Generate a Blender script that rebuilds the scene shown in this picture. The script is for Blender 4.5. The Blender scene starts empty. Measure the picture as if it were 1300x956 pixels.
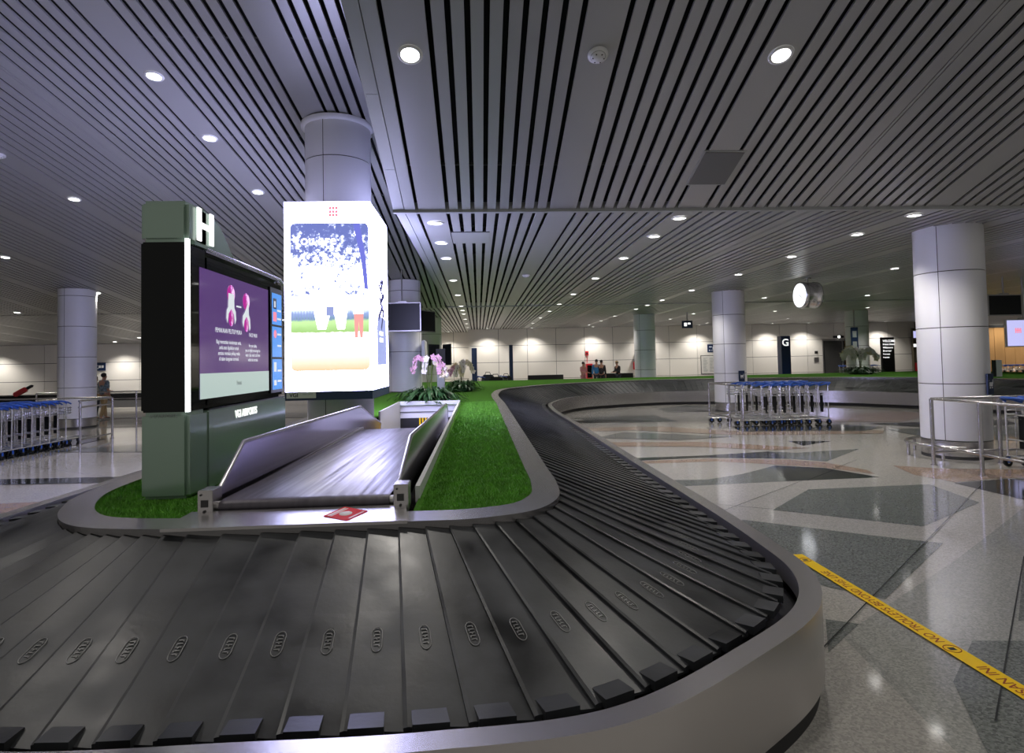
import bpy, bmesh, math, random
from mathutils import Vector, Matrix
from mathutils.geometry import tessellate_polygon
random.seed(7)
PI = math.pi
SC = bpy.context.scene
COL = SC.collection

# ------------------------------------------------------------------ camera, world, exposure
FPX, W_, H_ = 760.0, 1300, 956
CAMH = 1.75
yaw, pitch, roll = math.radians(-3.25), math.radians(1.95), .021
f_ = Vector((math.sin(-yaw)*math.cos(pitch), math.cos(yaw)*math.cos(pitch), math.sin(pitch)))
r_ = Vector((math.cos(-yaw), -math.sin(-yaw), 0)); u_ = r_.cross(f_)
R_ = math.cos(roll)*r_ - math.sin(roll)*u_
U_ = math.sin(roll)*r_ + math.cos(roll)*u_
cd = bpy.data.cameras.new('camera'); cam = bpy.data.objects.new('camera', cd); COL.objects.link(cam)
cam.matrix_world = Matrix(((R_.x, U_.x, -f_.x, 0), (R_.y, U_.y, -f_.y, 0), (R_.z, U_.z, -f_.z, CAMH), (0, 0, 0, 1)))
cd.sensor_fit = 'HORIZONTAL'; cd.sensor_width = 36; cd.lens = FPX/W_*36
cd.shift_y = -45/W_; cd.clip_start = .05; cd.clip_end = 200
SC.camera = cam
SC.view_settings.view_transform = 'Standard'; SC.view_settings.look = 'None'
SC.view_settings.gamma = 1; SC.view_settings.use_curve_mapping = False
SC.view_settings.exposure = 0.12
SC.cycles.use_denoising = True
SC.cycles.max_bounces = 8; SC.cycles.diffuse_bounces = 4; SC.cycles.glossy_bounces = 4
SC.cycles.sample_clamp_indirect = 4
SC.cycles.caustics_reflective = False; SC.cycles.caustics_refractive = False
wd = bpy.data.worlds.new('world'); SC.world = wd; wd.use_nodes = True
wd.node_tree.nodes['Background'].inputs[0].default_value = (1, .97, .92, 1)
wd.node_tree.nodes['Background'].inputs[1].default_value = .26
SPOT_W = 150.0

# ------------------------------------------------------------------ materials
def N(nt, t, **kw):
    n = nt.nodes.new(t)
    for k, v in kw.items(): setattr(n, k, v)
    return n
def mat(name, col, rough=.5, metal=0, emit=None, es=0, spec=None, coat=0, bump=None, var=None, aniso=None):
    """bump=(scale,strength[,stretch]); var=(scale,amount[,stretch]) colour variation by noise in object space"""
    m = bpy.data.materials.new(name); m.use_nodes = True
    nt = m.node_tree; b = nt.nodes['Principled BSDF']
    b.inputs['Base Color'].default_value = (*col, 1); b.inputs['Roughness'].default_value = rough
    b.inputs['Metallic'].default_value = metal
    if spec is not None: b.inputs['Specular IOR Level'].default_value = spec
    if coat: b.inputs['Coat Weight'].default_value = coat; b.inputs['Coat Roughness'].default_value = .08
    if emit: b.inputs['Emission Color'].default_value = (*emit, 1); b.inputs['Emission Strength'].default_value = es
    def noise(sc, stretch):
        tc = N(nt, 'ShaderNodeTexCoord'); mp = N(nt, 'ShaderNodeMapping')
        mp.inputs['Scale'].default_value = stretch or (1, 1, 1)
        no = N(nt, 'ShaderNodeTexNoise'); no.inputs['Scale'].default_value = sc; no.inputs['Detail'].default_value = 5
        nt.links.new(tc.outputs['Object'], mp.inputs[0]); nt.links.new(mp.outputs[0], no.inputs['Vector'])
        return no
    if var:
        no = noise(var[0], var[2] if len(var) > 2 else None)
        rp = N(nt, 'ShaderNodeMapRange'); rp.inputs[1].default_value = .3; rp.inputs[2].default_value = .7
        rp.inputs[3].default_value = 1-var[1]; rp.inputs[4].default_value = 1+var[1]
        mx = N(nt, 'ShaderNodeMix', data_type='RGBA', blend_type='MULTIPLY'); mx.inputs[0].default_value = 1
        mx.inputs[6].default_value = (*col, 1)
        nt.links.new(no.outputs[0], rp.inputs[0]); nt.links.new(rp.outputs[0], mx.inputs[7])
        nt.links.new(mx.outputs[2], b.inputs['Base Color'])
        r2 = N(nt, 'ShaderNodeMapRange'); r2.inputs[1].default_value = .3; r2.inputs[2].default_value = .7
        r2.inputs[3].default_value = max(rough-.12, .02); r2.inputs[4].default_value = min(rough+.12, 1)
        nt.links.new(no.outputs[0], r2.inputs[0]); nt.links.new(r2.outputs[0], b.inputs['Roughness'])
    if bump:
        no = noise(bump[0], bump[2] if len(bump) > 2 else None)
        bp = N(nt, 'ShaderNodeBump'); bp.inputs['Strength'].default_value = bump[1]; bp.inputs['Distance'].default_value = .01
        nt.links.new(no.outputs[0], bp.inputs['Height']); nt.links.new(bp.outputs[0], b.inputs['Normal'])
    return m
def granite(name, c1, c2):
    m = bpy.data.materials.new(name); m.use_nodes = True; nt = m.node_tree; b = nt.nodes['Principled BSDF']
    tc = N(nt, 'ShaderNodeTexCoord'); v = N(nt, 'ShaderNodeTexVoronoi'); v.inputs['Scale'].default_value = 90
    nt.links.new(tc.outputs['Object'], v.inputs['Vector'])
    no = N(nt, 'ShaderNodeTexNoise'); no.inputs['Scale'].default_value = .6; nt.links.new(tc.outputs['Object'], no.inputs['Vector'])
    sp = N(nt, 'ShaderNodeSeparateColor'); nt.links.new(v.outputs['Color'], sp.inputs[0])
    mx = N(nt, 'ShaderNodeMix', data_type='RGBA'); mx.inputs[6].default_value = (*c1, 1); mx.inputs[7].default_value = (*c2, 1)
    nt.links.new(sp.outputs[0], mx.inputs[0]); nt.links.new(mx.outputs[2], b.inputs['Base Color'])
    b.inputs['Roughness'].default_value = .1; b.inputs['Specular IOR Level'].default_value = .9
    r2 = N(nt, 'ShaderNodeMapRange'); r2.inputs[3].default_value = .05; r2.inputs[4].default_value = .13
    nt.links.new(no.outputs[0], r2.inputs[0]); nt.links.new(r2.outputs[0], b.inputs['Roughness'])
    return m
M = {
 'slat': mat('brushed_grey_ceiling_metal', (.37, .37, .37), .36, .25),
 'plenum': mat('black_ceiling_void', (.004, .004, .006), .9),
 'tile': mat('grey_ceiling_tile', (.36, .37, .37), .4, .2),
 'white': mat('white_paint', (.75, .75, .76), .35),
 'panel': mat('cream_wall_panel', (.78, .75, .70), .38),
 'seam': mat('dark_seam', (.05, .05, .05), .8),
 'column': mat('white_enamelled_column_cladding', (.84, .84, .87), .34, 0),
 'steel': mat('brushed_stainless_steel', (.56, .54, .54), .27, .95, bump=(40, .03, (1, 1, .05))),
 'steel_dark': mat('dull_stainless_steel', (.40, .39, .39), .34, .9),
 'rubber': mat('dark_grey_rubber', (.026, .028, .031), .40, 0, var=(3.2, .75, (1, 1, 1)), bump=(45, .05)),
 'rubber_lt': mat('scuffed_rubber_mark', (.22, .22, .22), .4, .2),
 'black': mat('black_plastic', (.006, .007, .008), .3, spec=.25),
 'blackmatte': mat('black_matte', (.012, .012, .013), .6),
 'gloss': mat('black_glass', (.003, .004, .004), .04, 0, spec=.22),
 'kiosk': mat('grey_green_lacquer', (.30, .41, .335), .20, .4, coat=.3),
 'turf': mat('green_turf_base', (.055, .165, .016), .95, spec=.1, var=(35, .35)),  # base green darkened to stand in for shade between the blades
 'blade': mat('green_turf_blade', (.105, .31, .026), .75, var=(9, .35)),
 'belt': mat('dark_conveyor_belt', (.085, .075, .092), .40, .1, var=(5, .18, (6, .15, 1)), bump=(40, .06, (6, .2, 1))),
 'blue': mat('blue_plastic', (.015, .085, .42), .35),
 'navy': mat('navy_sign_blue', (.006, .022, .075), .35),
 'guard': mat('polished_stainless_steel', (.42, .39, .47), .16, .97),
 'chrome': mat('bright_tube_steel', (.80, .80, .80), .26, .9),
 'yellow': mat('yellow_floor_tape', (.88, .57, .0), .4),
 'redink': mat('dark_red_lettering', (.28, .03, .015), .5),
 'sticker': mat('red_sticker', (.70, .03, .04), .6, spec=.15),
 'red': mat('red_paint', (.62, .02, .03), .35),
 'whiteink': mat('white_lettering', (.8, .8, .8), .5),
 'greyink': mat('grey_lettering', (.30, .33, .32), .5),
 'lamp': mat('glowing_lamp', (1, 1, 1), .5, emit=(1, .97, .93), es=7),
 'boxwhite': mat('white_lightbox_acrylic', (.8, .8, .85), .3, emit=(.55, .55, 1.0), es=16),
 'clockface': mat('lit_clock_face', (.9, .9, .9), .4, emit=(.95, .98, 1), es=1.4),
 'edge_led': mat('white_edge_light', (1, 1, 1), .4, emit=(.95, .97, 1), es=3.0),
 'scr_purple': mat('purple_screen', (.02, .01, .03), .12, emit=(.085, .036, .16), es=1.0, coat=.5),
 'scr_magenta': mat('magenta_screen_shape', (.02, .01, .02), .2, emit=(.42, .02, .27), es=1.0),
 'scr_white': mat('white_screen_shape', (.1, .1, .1), .2, emit=(.62, .66, .70), es=1.0),
 'scr_band': mat('pale_screen_band', (.1, .1, .1), .15, emit=(.40, .50, .47), es=1.0),
 'scr_blue': mat('blue_screen', (.02, .03, .05), .15, emit=(.09, .30, .80), es=1.0),
 'scr_lilac': mat('lilac_screen', (.1, .1, .15), .2, emit=(.50, .50, .85), es=1.0),
 'scr_pink': mat('pink_screen_mark', (.1, .03, .05), .2, emit=(.9, .25, .35), es=1.0),
 'glow_white': mat('lit_white_lettering', (.9, .9, .9), .4, emit=(1, 1, 1), es=1.0),
 'leaf': mat('dark_green_leaf', (.025, .085, .025), .45, var=(8, .4)),
 'petal': mat('white_petal', (.78, .74, .70), .5),
 'petalp': mat('pink_petal', (.66, .36, .50), .5, var=(60, .45)),
 'petaly': mat('cream_petal', (.75, .66, .45), .5),
 'stem': mat('plant_stem', (.10, .14, .03), .6),
 'wood': mat('light_wood_panelling', (.50, .28, .11), .4, var=(1.5, .15, (1, 1, .1))),
 'door': mat('bronze_door', (.10, .085, .055), .4, .3),
 'skin': mat('skin', (.38, .20, .13), .55),
 'hair': mat('dark_hair', (.012, .009, .007), .6),
 'khaki': mat('khaki_cloth', (.36, .25, .12), .8),
 'greyblue': mat('patterned_grey_blue_cloth', (.14, .19, .23), .8, var=(14, .7)),
 'cwhite': mat('white_cloth', (.65, .65, .65), .8),
 'cpink': mat('pink_cloth', (.45, .20, .22), .8),
 'cblue': mat('blue_cloth', (.03, .18, .40), .8),
 'cblack': mat('black_cloth', (.015, .015, .018), .8),
 'cdark': mat('dark_trouser_cloth', (.03, .035, .05), .8),
 'paper': mat('poster_paper', (.68, .67, .64), .5),
 'g_light': granite('light_granite', (.50, .48, .44), (.33, .32, .30)),
 'g_grey': granite('grey_green_granite', (.23, .245, .235), (.10, .11, .105)),
 'g_dark': granite('dark_granite', (.045, .05, .05), (.02, .022, .024)),
 'g_salmon': granite('salmon_granite', (.42, .31, .24), (.28, .205, .16)),
 'g_mid': granite('pale_grey_granite', (.40, .40, .37), (.24, .245, .235)),
}
# ------------------------------------------------------------------ mesh helpers
class MB:
    def __init__(s): s.v = []; s.f = []; s.m = []; s.mats = []; s.sm = []
    def mi(s, m):
        if m not in s.mats: s.mats.append(m)
        return s.mats.index(m)
    def add(s, vs, fs, m, smooth=False):
        o = len(s.v); s.v += [tuple(v) for v in vs]; k = s.mi(m)
        for f in fs: s.f.append(tuple(i+o for i in f)); s.m.append(k); s.sm.append(smooth)
        return s
    def box(s, x0, x1, y0, y1, z0, z1, m, T=None, bev=0):
        if bev > 0:
            bm = bmesh.new(); bmesh.ops.create_cube(bm, size=1)
            for v in bm.verts: v.co = Vector(((x0+x1)/2+v.co.x*(x1-x0), (y0+y1)/2+v.co.y*(y1-y0), (z0+z1)/2+v.co.z*(z1-z0)))
            bmesh.ops.bevel(bm, geom=bm.edges[:], offset=bev, segments=2, affect='EDGES')
            bm.verts.index_update()
            vs = [v.co.copy() for v in bm.verts]; fs = [[v.index for v in f.verts] for f in bm.faces]; bm.free()
        else:
            vs = [Vector(p) for p in ((x0,y0,z0),(x1,y0,z0),(x1,y1,z0),(x0,y1,z0),(x0,y0,z1),(x1,y0,z1),(x1,y1,z1),(x0,y1,z1))]
            fs = [(0,3,2,1),(4,5,6,7),(0,1,5,4),(1,2,6,5),(2,3,7,6),(3,0,4,7)]
        if T: vs = [T @ v for v in vs]
        return s.add(vs, fs, m)
    def cyl(s, p0, p1, r0, m, r1=None, n=16, caps=True, smooth=True):
        p0 = Vector(p0); p1 = Vector(p1); r1 = r0 if r1 is None else r1
        d = (p1-p0).normalized(); a = d.orthogonal().normalized(); b = d.cross(a)
        vs = []
        for p, r in ((p0, r0), (p1, r1)):
            for i in range(n):
                t = 2*PI*i/n; vs.append(p+a*math.cos(t)*r+b*math.sin(t)*r)
        s.add(vs, [(i, (i+1) % n, n+(i+1) % n, n+i) for i in range(n)], m, smooth)
        if caps: s.add(vs, [tuple(range(n))[::-1], tuple(range(n, 2*n))], m)
        return s
    def tube(s, pts, r, m, n=8, radii=None, closed=False):
        pts = [Vector(p) for p in pts]; vs = []; prev = None; L = len(pts)
        for i, p in enumerate(pts):
            if closed: d = (pts[(i+1) % L]-pts[i-1])
            else: d = (pts[min(i+1, L-1)]-pts[max(i-1, 0)])
            d.normalize()
            a = d.orthogonal().normalized() if prev is None else (prev-d*prev.dot(d)).normalized()
            prev = a; b = d.cross(a); rr = radii[i] if radii else r
            for k in range(n): t = 2*PI*k/n; vs.append(p+a*math.cos(t)*rr+b*math.sin(t)*rr)
        fs = []
        for i in range(L if closed else L-1):
            j = (i+1) % L
            for k in range(n): k2 = (k+1) % n; fs.append((i*n+k, i*n+k2, j*n+k2, j*n+k))
        s.add(vs, fs, m, True)
        if not closed: s.add(vs, [tuple(range(n))[::-1], tuple(range((L-1)*n, L*n))], m)
        return s
    def lathe(s, prof, m, c=(0, 0, 0), n=32, smooth=True, a0=0, a1=2*PI, T=None):
        full = abs(a1-a0-2*PI) < 1e-6; K = n if full else n+1; vs = []
        for r, z in prof:
            for i in range(K):
                t = a0+(a1-a0)*i/n; v = Vector((c[0]+r*math.cos(t), c[1]+r*math.sin(t), c[2]+z)); vs.append(T @ v if T else v)
        fs = []
        for j in range(len(prof)-1):
            for i in range(n):
                i2 = (i+1) % K; fs.append((j*K+i, j*K+i2, (j+1)*K+i2, (j+1)*K+i))
        return s.add(vs, fs, m, smooth)
    def prism(s, poly, z0, z1, m, T=None):
        n = len(poly); vs = [Vector((p[0], p[1], z0)) for p in poly]+[Vector((p[0], p[1], z1)) for p in poly]
        if T: vs = [T @ v for v in vs]
        return s.add(vs, [tuple(range(n))[::-1], tuple(range(n, 2*n))]+[(i, (i+1) % n, n+(i+1) % n, n+i) for i in range(n)], m)
    def ball(s, c, r, m, sc=(1, 1, 1), n=10):
        prof = [(max(math.sin(PI*i/n), 1e-4)*r, -math.cos(PI*i/n)*r) for i in range(n+1)]
        T = Matrix.Translation(c) @ Matrix.Diagonal((*sc, 1)); return s.lathe(prof, m, n=max(8, n), T=T)
    def build(s, name, parent=None, loc=None):
        me = bpy.data.meshes.new(name); me.from_pydata(s.v, [], s.f)
        for m in s.mats: me.materials.append(M[m] if isinstance(m, str) else m)
        me.polygons.foreach_set('material_index', s.m); me.polygons.foreach_set('use_smooth', s.sm); me.update()
        o = bpy.data.objects.new(name, me); COL.objects.link(o)
        if parent: o.parent = parent
        if loc: o.location = loc
        return o
def tag(o, label=None, cat=None, group=None, kind=None):
    if label: o['label'] = label
    if cat: o['category'] = cat
    if group: o['group'] = group
    if kind: o['kind'] = kind
    return o
def empty(name, loc=(0, 0, 0), rz=0, label=None, cat=None, group=None):
    o = bpy.data.objects.new(name, None); COL.objects.link(o); o.location = loc; o.rotation_euler = (0, 0, rz)
    o.empty_display_size = .1
    return tag(o, label, cat, group)
def struct(o): o['kind'] = 'structure'; return o
def copy_tree(o, parent=None):
    c = o.copy(); COL.objects.link(c)
    if parent: c.parent = parent
    for ch in list(o.children): copy_tree(ch, c)
    return c
def text(name, body, size, T, m, parent=None, ext=.001, align='CENTER', bold=0, xs=1):
    cu = bpy.data.curves.new(name, 'FONT'); cu.body = body; cu.size = size; cu.align_x = align; cu.align_y = 'CENTER'
    cu.extrude = ext; cu.offset = bold
    t = bpy.data.objects.new(name, cu); COL.objects.link(t)
    me = bpy.data.meshes.new_from_object(t, depsgraph=bpy.context.evaluated_depsgraph_get())
    bpy.data.objects.remove(t); bpy.data.curves.remove(cu)
    me.transform(T @ Matrix.Diagonal((xs, 1, 1, 1))); me.materials.clear(); me.materials.append(M[m])
    me.name = name
    o = bpy.data.objects.new(name, me); COL.objects.link(o)
    if parent: o.parent = parent
    return o
def frame(origin, xdir, ydir):
    x = Vector(xdir).normalized(); y = Vector(ydir).normalized(); z = x.cross(y); o = Vector(origin)
    return Matrix(((x.x, y.x, z.x, o.x), (x.y, y.y, z.y, o.y), (x.z, y.z, z.z, o.z), (0, 0, 0, 1)))
def catmull(P, per=8):
    P = [Vector(p) for p in P]; out = []
    for i in range(len(P)-1):
        p0, p1, p2, p3 = P[max(i-1, 0)], P[i], P[i+1], P[min(i+2, len(P)-1)]
        t0 = 0; t1 = t0+max((p1-p0).length, 1e-3)**.5; t2 = t1+max((p2-p1).length, 1e-3)**.5; t3 = t2+max((p3-p2).length, 1e-3)**.5
        if i == 0: p0 = p1-(p2-p1); t0 = 0; t1 = (p2-p1).length**.5; t2 = 2*t1; t3 = t2+max((p3-p2).length, 1e-3)**.5
        if i == len(P)-2: p3 = p2+(p2-p1); t3 = t2+(p2-p1).length**.5
        for k in range(per):
            t = t1+(t2-t1)*k/per
            A1 = p0*((t1-t)/(t1-t0))+p1*((t-t0)/(t1-t0)); A2 = p1*((t2-t)/(t2-t1))+p2*((t-t1)/(t2-t1)); A3 = p2*((t3-t)/(t3-t2))+p3*((t-t2)/(t3-t2))
            B1 = A1*((t2-t)/(t2-t0))+A2*((t-t0)/(t2-t0)); B2 = A2*((t3-t)/(t3-t1))+A3*((t-t1)/(t3-t1))
            out.append(B1*((t2-t)/(t2-t1))+B2*((t-t1)/(t2-t1)))
    out.append(P[-1]); return out

# ------------------------------------------------------------------ the hall
ZC, YJ, Y2, YW = 3.85, 8.3, 22.5, 38.5
SM, SL = .335, .13
def z_mid(y): return ZC + (SM*(YJ-y) if y < YJ else 0)
ZCL = 3.78
def z_left(y): return ZCL + SL*(Y2-y) if y < Y2 else ZCL-.072*(y-Y2)
XE = -1.13
XL, XR = -34.0, 34.0

# floor: light granite with inlaid shapes of other granites
fb = MB(); fb.add([(XL, -6, 0), (XR, -6, 0), (XR, 48, 0), (XL, 48, 0)], [(0, 1, 2, 3)], 'g_light')
inl = [
 ('g_mid', [(2.0, 2.2), (3.3, 1.9), (6.6, 5.6), (9.5, 6.6), (9.5, 7.4), (6.3, 6.6), (4.0, 4.9), (2.43, 3.81), (2.26, 3.9)]),
 ('g_dark', [(4.7, 9.38), (5.32, 9.06), (5.65, 8.24), (4.27, 8.18)]),
 ('g_grey', [(2.67, 8.07), (4.27, 8.18), (4.7, 9.38), (3.89, 8.78), (3.27, 8.48), (2.0, 8.55), (2.0, 8.05)]),
 ('g_dark', [(2.6, 10.5), (4.08, 10.55), (5.32, 10.78), (5.24, 9.95), (3.9, 10.3), (2.6, 10.2)]),
 ('g_grey', [(5.32, 10.78), (5.66, 10.52), (6.15, 10.62), (6.99, 10.74), (5.67, 9.58), (5.24, 9.95)]),
 ('g_dark', [(6.3, 12.0), (7.12, 11.82), (6.25, 11.32)]),
 ('g_salmon', [(2.6, 10.16), (3.95, 10.2), (5.16, 9.86), (5.6, 9.5), (5.82, 8.77), (5.73, 8.45), (5.32, 9.1), (4.76, 9.45), (3.95, 9.9), (2.6, 9.9)]),
 ('g_grey', [(4.26, 7.64), (5.95, 7.7), (5.77, 6.69), (4.44, 5.85), (3.31, 6.69)]),
 ('g_grey', [(2.79, 6.34), (3.29, 5.97), (3.75, 5.63), (4.22, 5.32), (2.86, 4.17), (2.59, 4.44), (2.2, 5.0)]),
 ('g_dark', [(6.31, 7.72), (7.09, 7.85), (8.8, 7.9), (8.4, 7.1), (6.36, 6.74)]),
 ('g_salmon', [(6.43, 9.07), (6.9, 8.71), (8.6, 8.3), (8.6, 7.95), (7.06, 7.9), (6.37, 7.76), (6.21, 8.32)]),
 ('g_grey', [(2.26, 3.9), (2.43, 3.81), (2.02, 3.47)]),
 ('g_grey', [(4.56, 4.86), (3.46, 3.75), (6.5, 3.6), (6.5, 5.2)]),
 ('g_grey', [(2.95, 3.52), (4.2, 3.40), (3.2, 2.2), (2.1, 2.4), (2.48, 3.1)]),
 ('g_grey', [(6.19, 20.55), (7.53, 21.59), (8.6, 20.6), (7.44, 19.2), (6.09, 18.96)]),
 ('g_dark', [(6.4, 19.7), (8.9, 19.9), (8.0, 19.1), (7.0, 19.0)]),
 ('g_grey', [(2.64, 18.04), (5.38, 18.31), (5.45, 16.32), (3.91, 16.29)]),
 ('g_dark', [(2.4, 17.2), (4.1, 17.3), (4.9, 16.5), (2.5, 16.5)]),
 ('g_salmon', [(2.2, 15.4), (4.6, 15.2), (6.3, 13.6), (7.5, 13.9), (9.2, 13.2), (8.8, 12.7), (7.0, 12.9), (5.6, 13.2), (3.8, 14.5), (2.2, 14.6)]),
 ('g_dark', [(6.1, 13.7), (8.7, 13.2), (9.6, 13.8), (9.0, 14.6), (6.3, 14.7)]),
 ('g_salmon', [(8.6, 16.2), (12.5, 17.4), (12.9, 16.4), (10.8, 14.8), (8.9, 15.2)]),
 ('g_grey', [(9.4, 13.4), (13.6, 13.2), (14.3, 11.5), (11.5, 10.4), (9.2, 12.0)]),
 ('g_dark', [(9.7, 14.6), (13.4, 14.6), (12.8, 13.6), (10.4, 13.6)]),
 ('g_salmon', [(2.4, 12.6), (4.6, 12.2), (6.2, 11.0), (5.4, 10.9), (4.2, 11.6), (2.4, 12.0)]),
 ('g_grey', [(3.4, 14.2), (5.6, 12.9), (4.2, 12.6), (2.6, 13.3)]),
 ('g_dark', [(-12, 10.5), (-7.8, 10.28), (-4.4, 10.1), (-4.4, 9.6), (-7.44, 9.78), (-12, 9.7)]),
 ('g_salmon', [(-9, 8.5), (-6.38, 8.39), (-4.4, 8.5), (-4.4, 8.0), (-5.49, 7.84), (-9, 7.7)]),
 ('g_grey', [(-9.5, 13.6), (-6.2, 12.9), (-4.4, 13.4), (-4.4, 14.6), (-7.2, 14.8)]),
 ('g_dark', [(-14.6, 16.2), (-9.5, 15.9), (-9.45, 12.9), (-9.3, 8.0), (-14.6, 8.0)]),
 ('g_salmon', [(-9.0, 18.4), (-4.4, 17.4), (-4.4, 18.6), (-8.6, 19.5)]),
 ('g_grey', [(-12, 22.5), (-6, 20.6), (-4.4, 21.5), (-9, 24)]),
]
for i, (m, P) in enumerate(inl):
    z = .0006+.00025*i
    tri = tessellate_polygon([[Vector((x, y, 0)) for x, y in P]])
    a = sum(P[k][0]*P[(k+1) % len(P)][1]-P[(k+1) % len(P)][0]*P[k][1] for k in range(len(P)))
    fb.add([(x, y, z) for x, y in P], [t if True else t for t in tri], m)
# fine dark joints between the slabs
for (x0, y0, x1, y1) in [(6.6, 7.6, 2.0, 3.5), (4.56, 4.86, 2.4, 2.75), (4.56, 4.86, 8.5, 8.2), (2.5, 6.5, 6.2, 9.6), (3.3, 6.69, 2.3, 7.3), (9, 4.5, 3.5, 1.0), (-9, 12, -4.5, 9.2), (-8, 7, -4.5, 9)]:
    d = Vector((x1-x0, y1-y0, 0)).normalized(); n = Vector((-d.y, d.x, 0))*.004
    fb.add([(x0+n.x, y0+n.y, .012), (x0-n.x, y0-n.y, .012), (x1-n.x, y1-n.y, .012), (x1+n.x, y1+n.y, .012)], [(0, 1, 2, 3)], 'g_dark')
struct(fb.build('floor'))

# ceiling slats
def slat_rows(x0, x1, doubles_at=-5.97):
    """(xa, xb) of every slat between x0 and x1; wide boards every 1.82 m"""
    out = []; P = 1.82; k0 = math.floor((x0+.6)/P)-1
    for k in range(k0, int((x1+.6)/P)+2):
        c = -.6+P*k; dbl = (round((c+.6)/P)+3) % 6 == 0
        if dbl:
            out += [(c-.185, c-.028), (c-.017, c+.017), (c+.028, c+.185)]
        else: out.append((c-.185, c+.185))
        for j in range(8):
            a = c+.185+.05+j*.175; out.append((a+.003, a+.121))
    return [(max(a, x0), min(b, x1)) for a, b in out if b > x0+.02 and a < x1-.02]
def ceiling_part(mb, xs, y0, y1, zf, seam=3.6):
    for a, b in xs:
        z0, z1 = zf(y0), zf(y1)
        vs = [(a, y0, z0), (b, y0, z0), (b, y1, z1), (a, y1, z1)]
        # pan-shaped slat: flat face with folded up lips
        vs += [(a, y0, z0+.03), (b, y0, z0+.03), (b, y1, z1+.03), (a, y1, z1+.03)]
        mb.add(vs, [(0, 3, 2, 1), (0, 4, 7, 3), (1, 2, 6, 5), (0, 1, 5, 4), (3, 7, 6, 2), (4, 5, 6, 7)], 'slat')
def plen(mb, x0, x1, y0, y1, zf, h=.16):
    mb.add([(x0, y0, zf(y0)+h), (x1, y0, zf(y0)+h), (x1, y1, zf(y1)+h), (x0, y1, zf(y1)+h)], [(0, 3, 2, 1)], 'plenum')
    y = y0+1.2
    while y < y1-.3:    # carriers that hold the slats, crossing above the slots
        z = zf(y)+.055
        mb.box(x0, x1, y-.02, y+.02, z, z+.03, 'seam'); y += 2.4
zm = lambda y: ZC+SM*(YJ-y)
zf_ = lambda y: ZC
zl = lambda y: ZCL+SL*(Y2-y)
zl2 = lambda y: ZCL-.072*(y-Y2)
c = MB(); ceiling_part(c, slat_rows(-.83, XR), -1.0, YJ-.04, zm); plen(c, XE, XR, -1.0, YJ, zm)
c.box(XE, XE+.145, -1, -.9, zm(-1), zm(-1)+.1, 'tile')
def strip(mb, a, b, y0, y1, zf, step):
    y = y0
    while y < y1-.01:
        e = min(y+step, y1)
        vs = [(a, y+.004, zf(y)), (b, y+.004, zf(y)), (b, e-.004, zf(e)), (a, e-.004, zf(e))]; vs += [(p[0], p[1], p[2]+.04) for p in vs]
        mb.add(vs, [(0, 3, 2, 1), (4, 5, 6, 7), (0, 1, 5, 4), (1, 2, 6, 5), (2, 3, 7, 6), (3, 0, 4, 7)], 'tile'); y = e
strip(c, XE, XE+.145, -1.0, YJ, zm, 1.2); strip(c, XE+.155, XE+.30, -1.0, YJ, zm, 50)
struct(c.build('ceiling'))
c = MB(); ceiling_part(c, slat_rows(-.83, XR), YJ+.06, Y2-.06, zf_); plen(c, XE, XR, YJ, Y2, zf_)
strip(c, XE, XE+.145, YJ, Y2, zf_, 1.2); strip(c, XE+.155, XE+.30, YJ, Y2, zf_, 50); struct(c.build('ceiling'))
c = MB(); ceiling_part(c, slat_rows(XL, XE), -1.0, Y2-.05, zl); plen(c, XL, XE, -1.0, Y2, zl); struct(c.build('ceiling'))
c = MB(); ceiling_part(c, slat_rows(-3.3, XR), Y2+.06, YW+4, zf_); plen(c, -3.3, XR, Y2, YW+4, zf_); struct(c.build('ceiling'))
c = MB(); ceiling_part(c, slat_rows(XL, -3.3), Y2+.06, 32.2, zl2); plen(c, XL, -3.3, Y2, 32.2, zl2); struct(c.build('ceiling'))
c = MB()
c.box(XE-.01, XR, YJ-.05, YJ+.03, ZC-.02, ZC+.12, 'tile'); c.box(XE-.01, XR, YJ+.03, YJ+.045, ZC-.005, ZC+.1, 'seam')
struct(c.build('trim_1'))
c = MB(); c.box(XL, XR, Y2-.06, Y2+.06, ZC-.03, ZC+.14, 'tile'); struct(c.build('trim_2'))
c = MB()   # fascia closing the side of the lower ceiling
vs = [(XE, -1, zm(-1)), (XE, YJ, ZC), (XE, Y2, ZC), (XE, Y2, zl(Y2)+.1), (XE, -1, zl(-1)+.1)]
c.add(vs+[(v[0]+.02, v[1], v[2]) for v in vs], [(0, 1, 2, 3, 4), (9, 8, 7, 6, 5), (0, 5, 6, 1), (1, 6, 7, 2)], 'tile'); struct(c.build('trim_3'))

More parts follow.
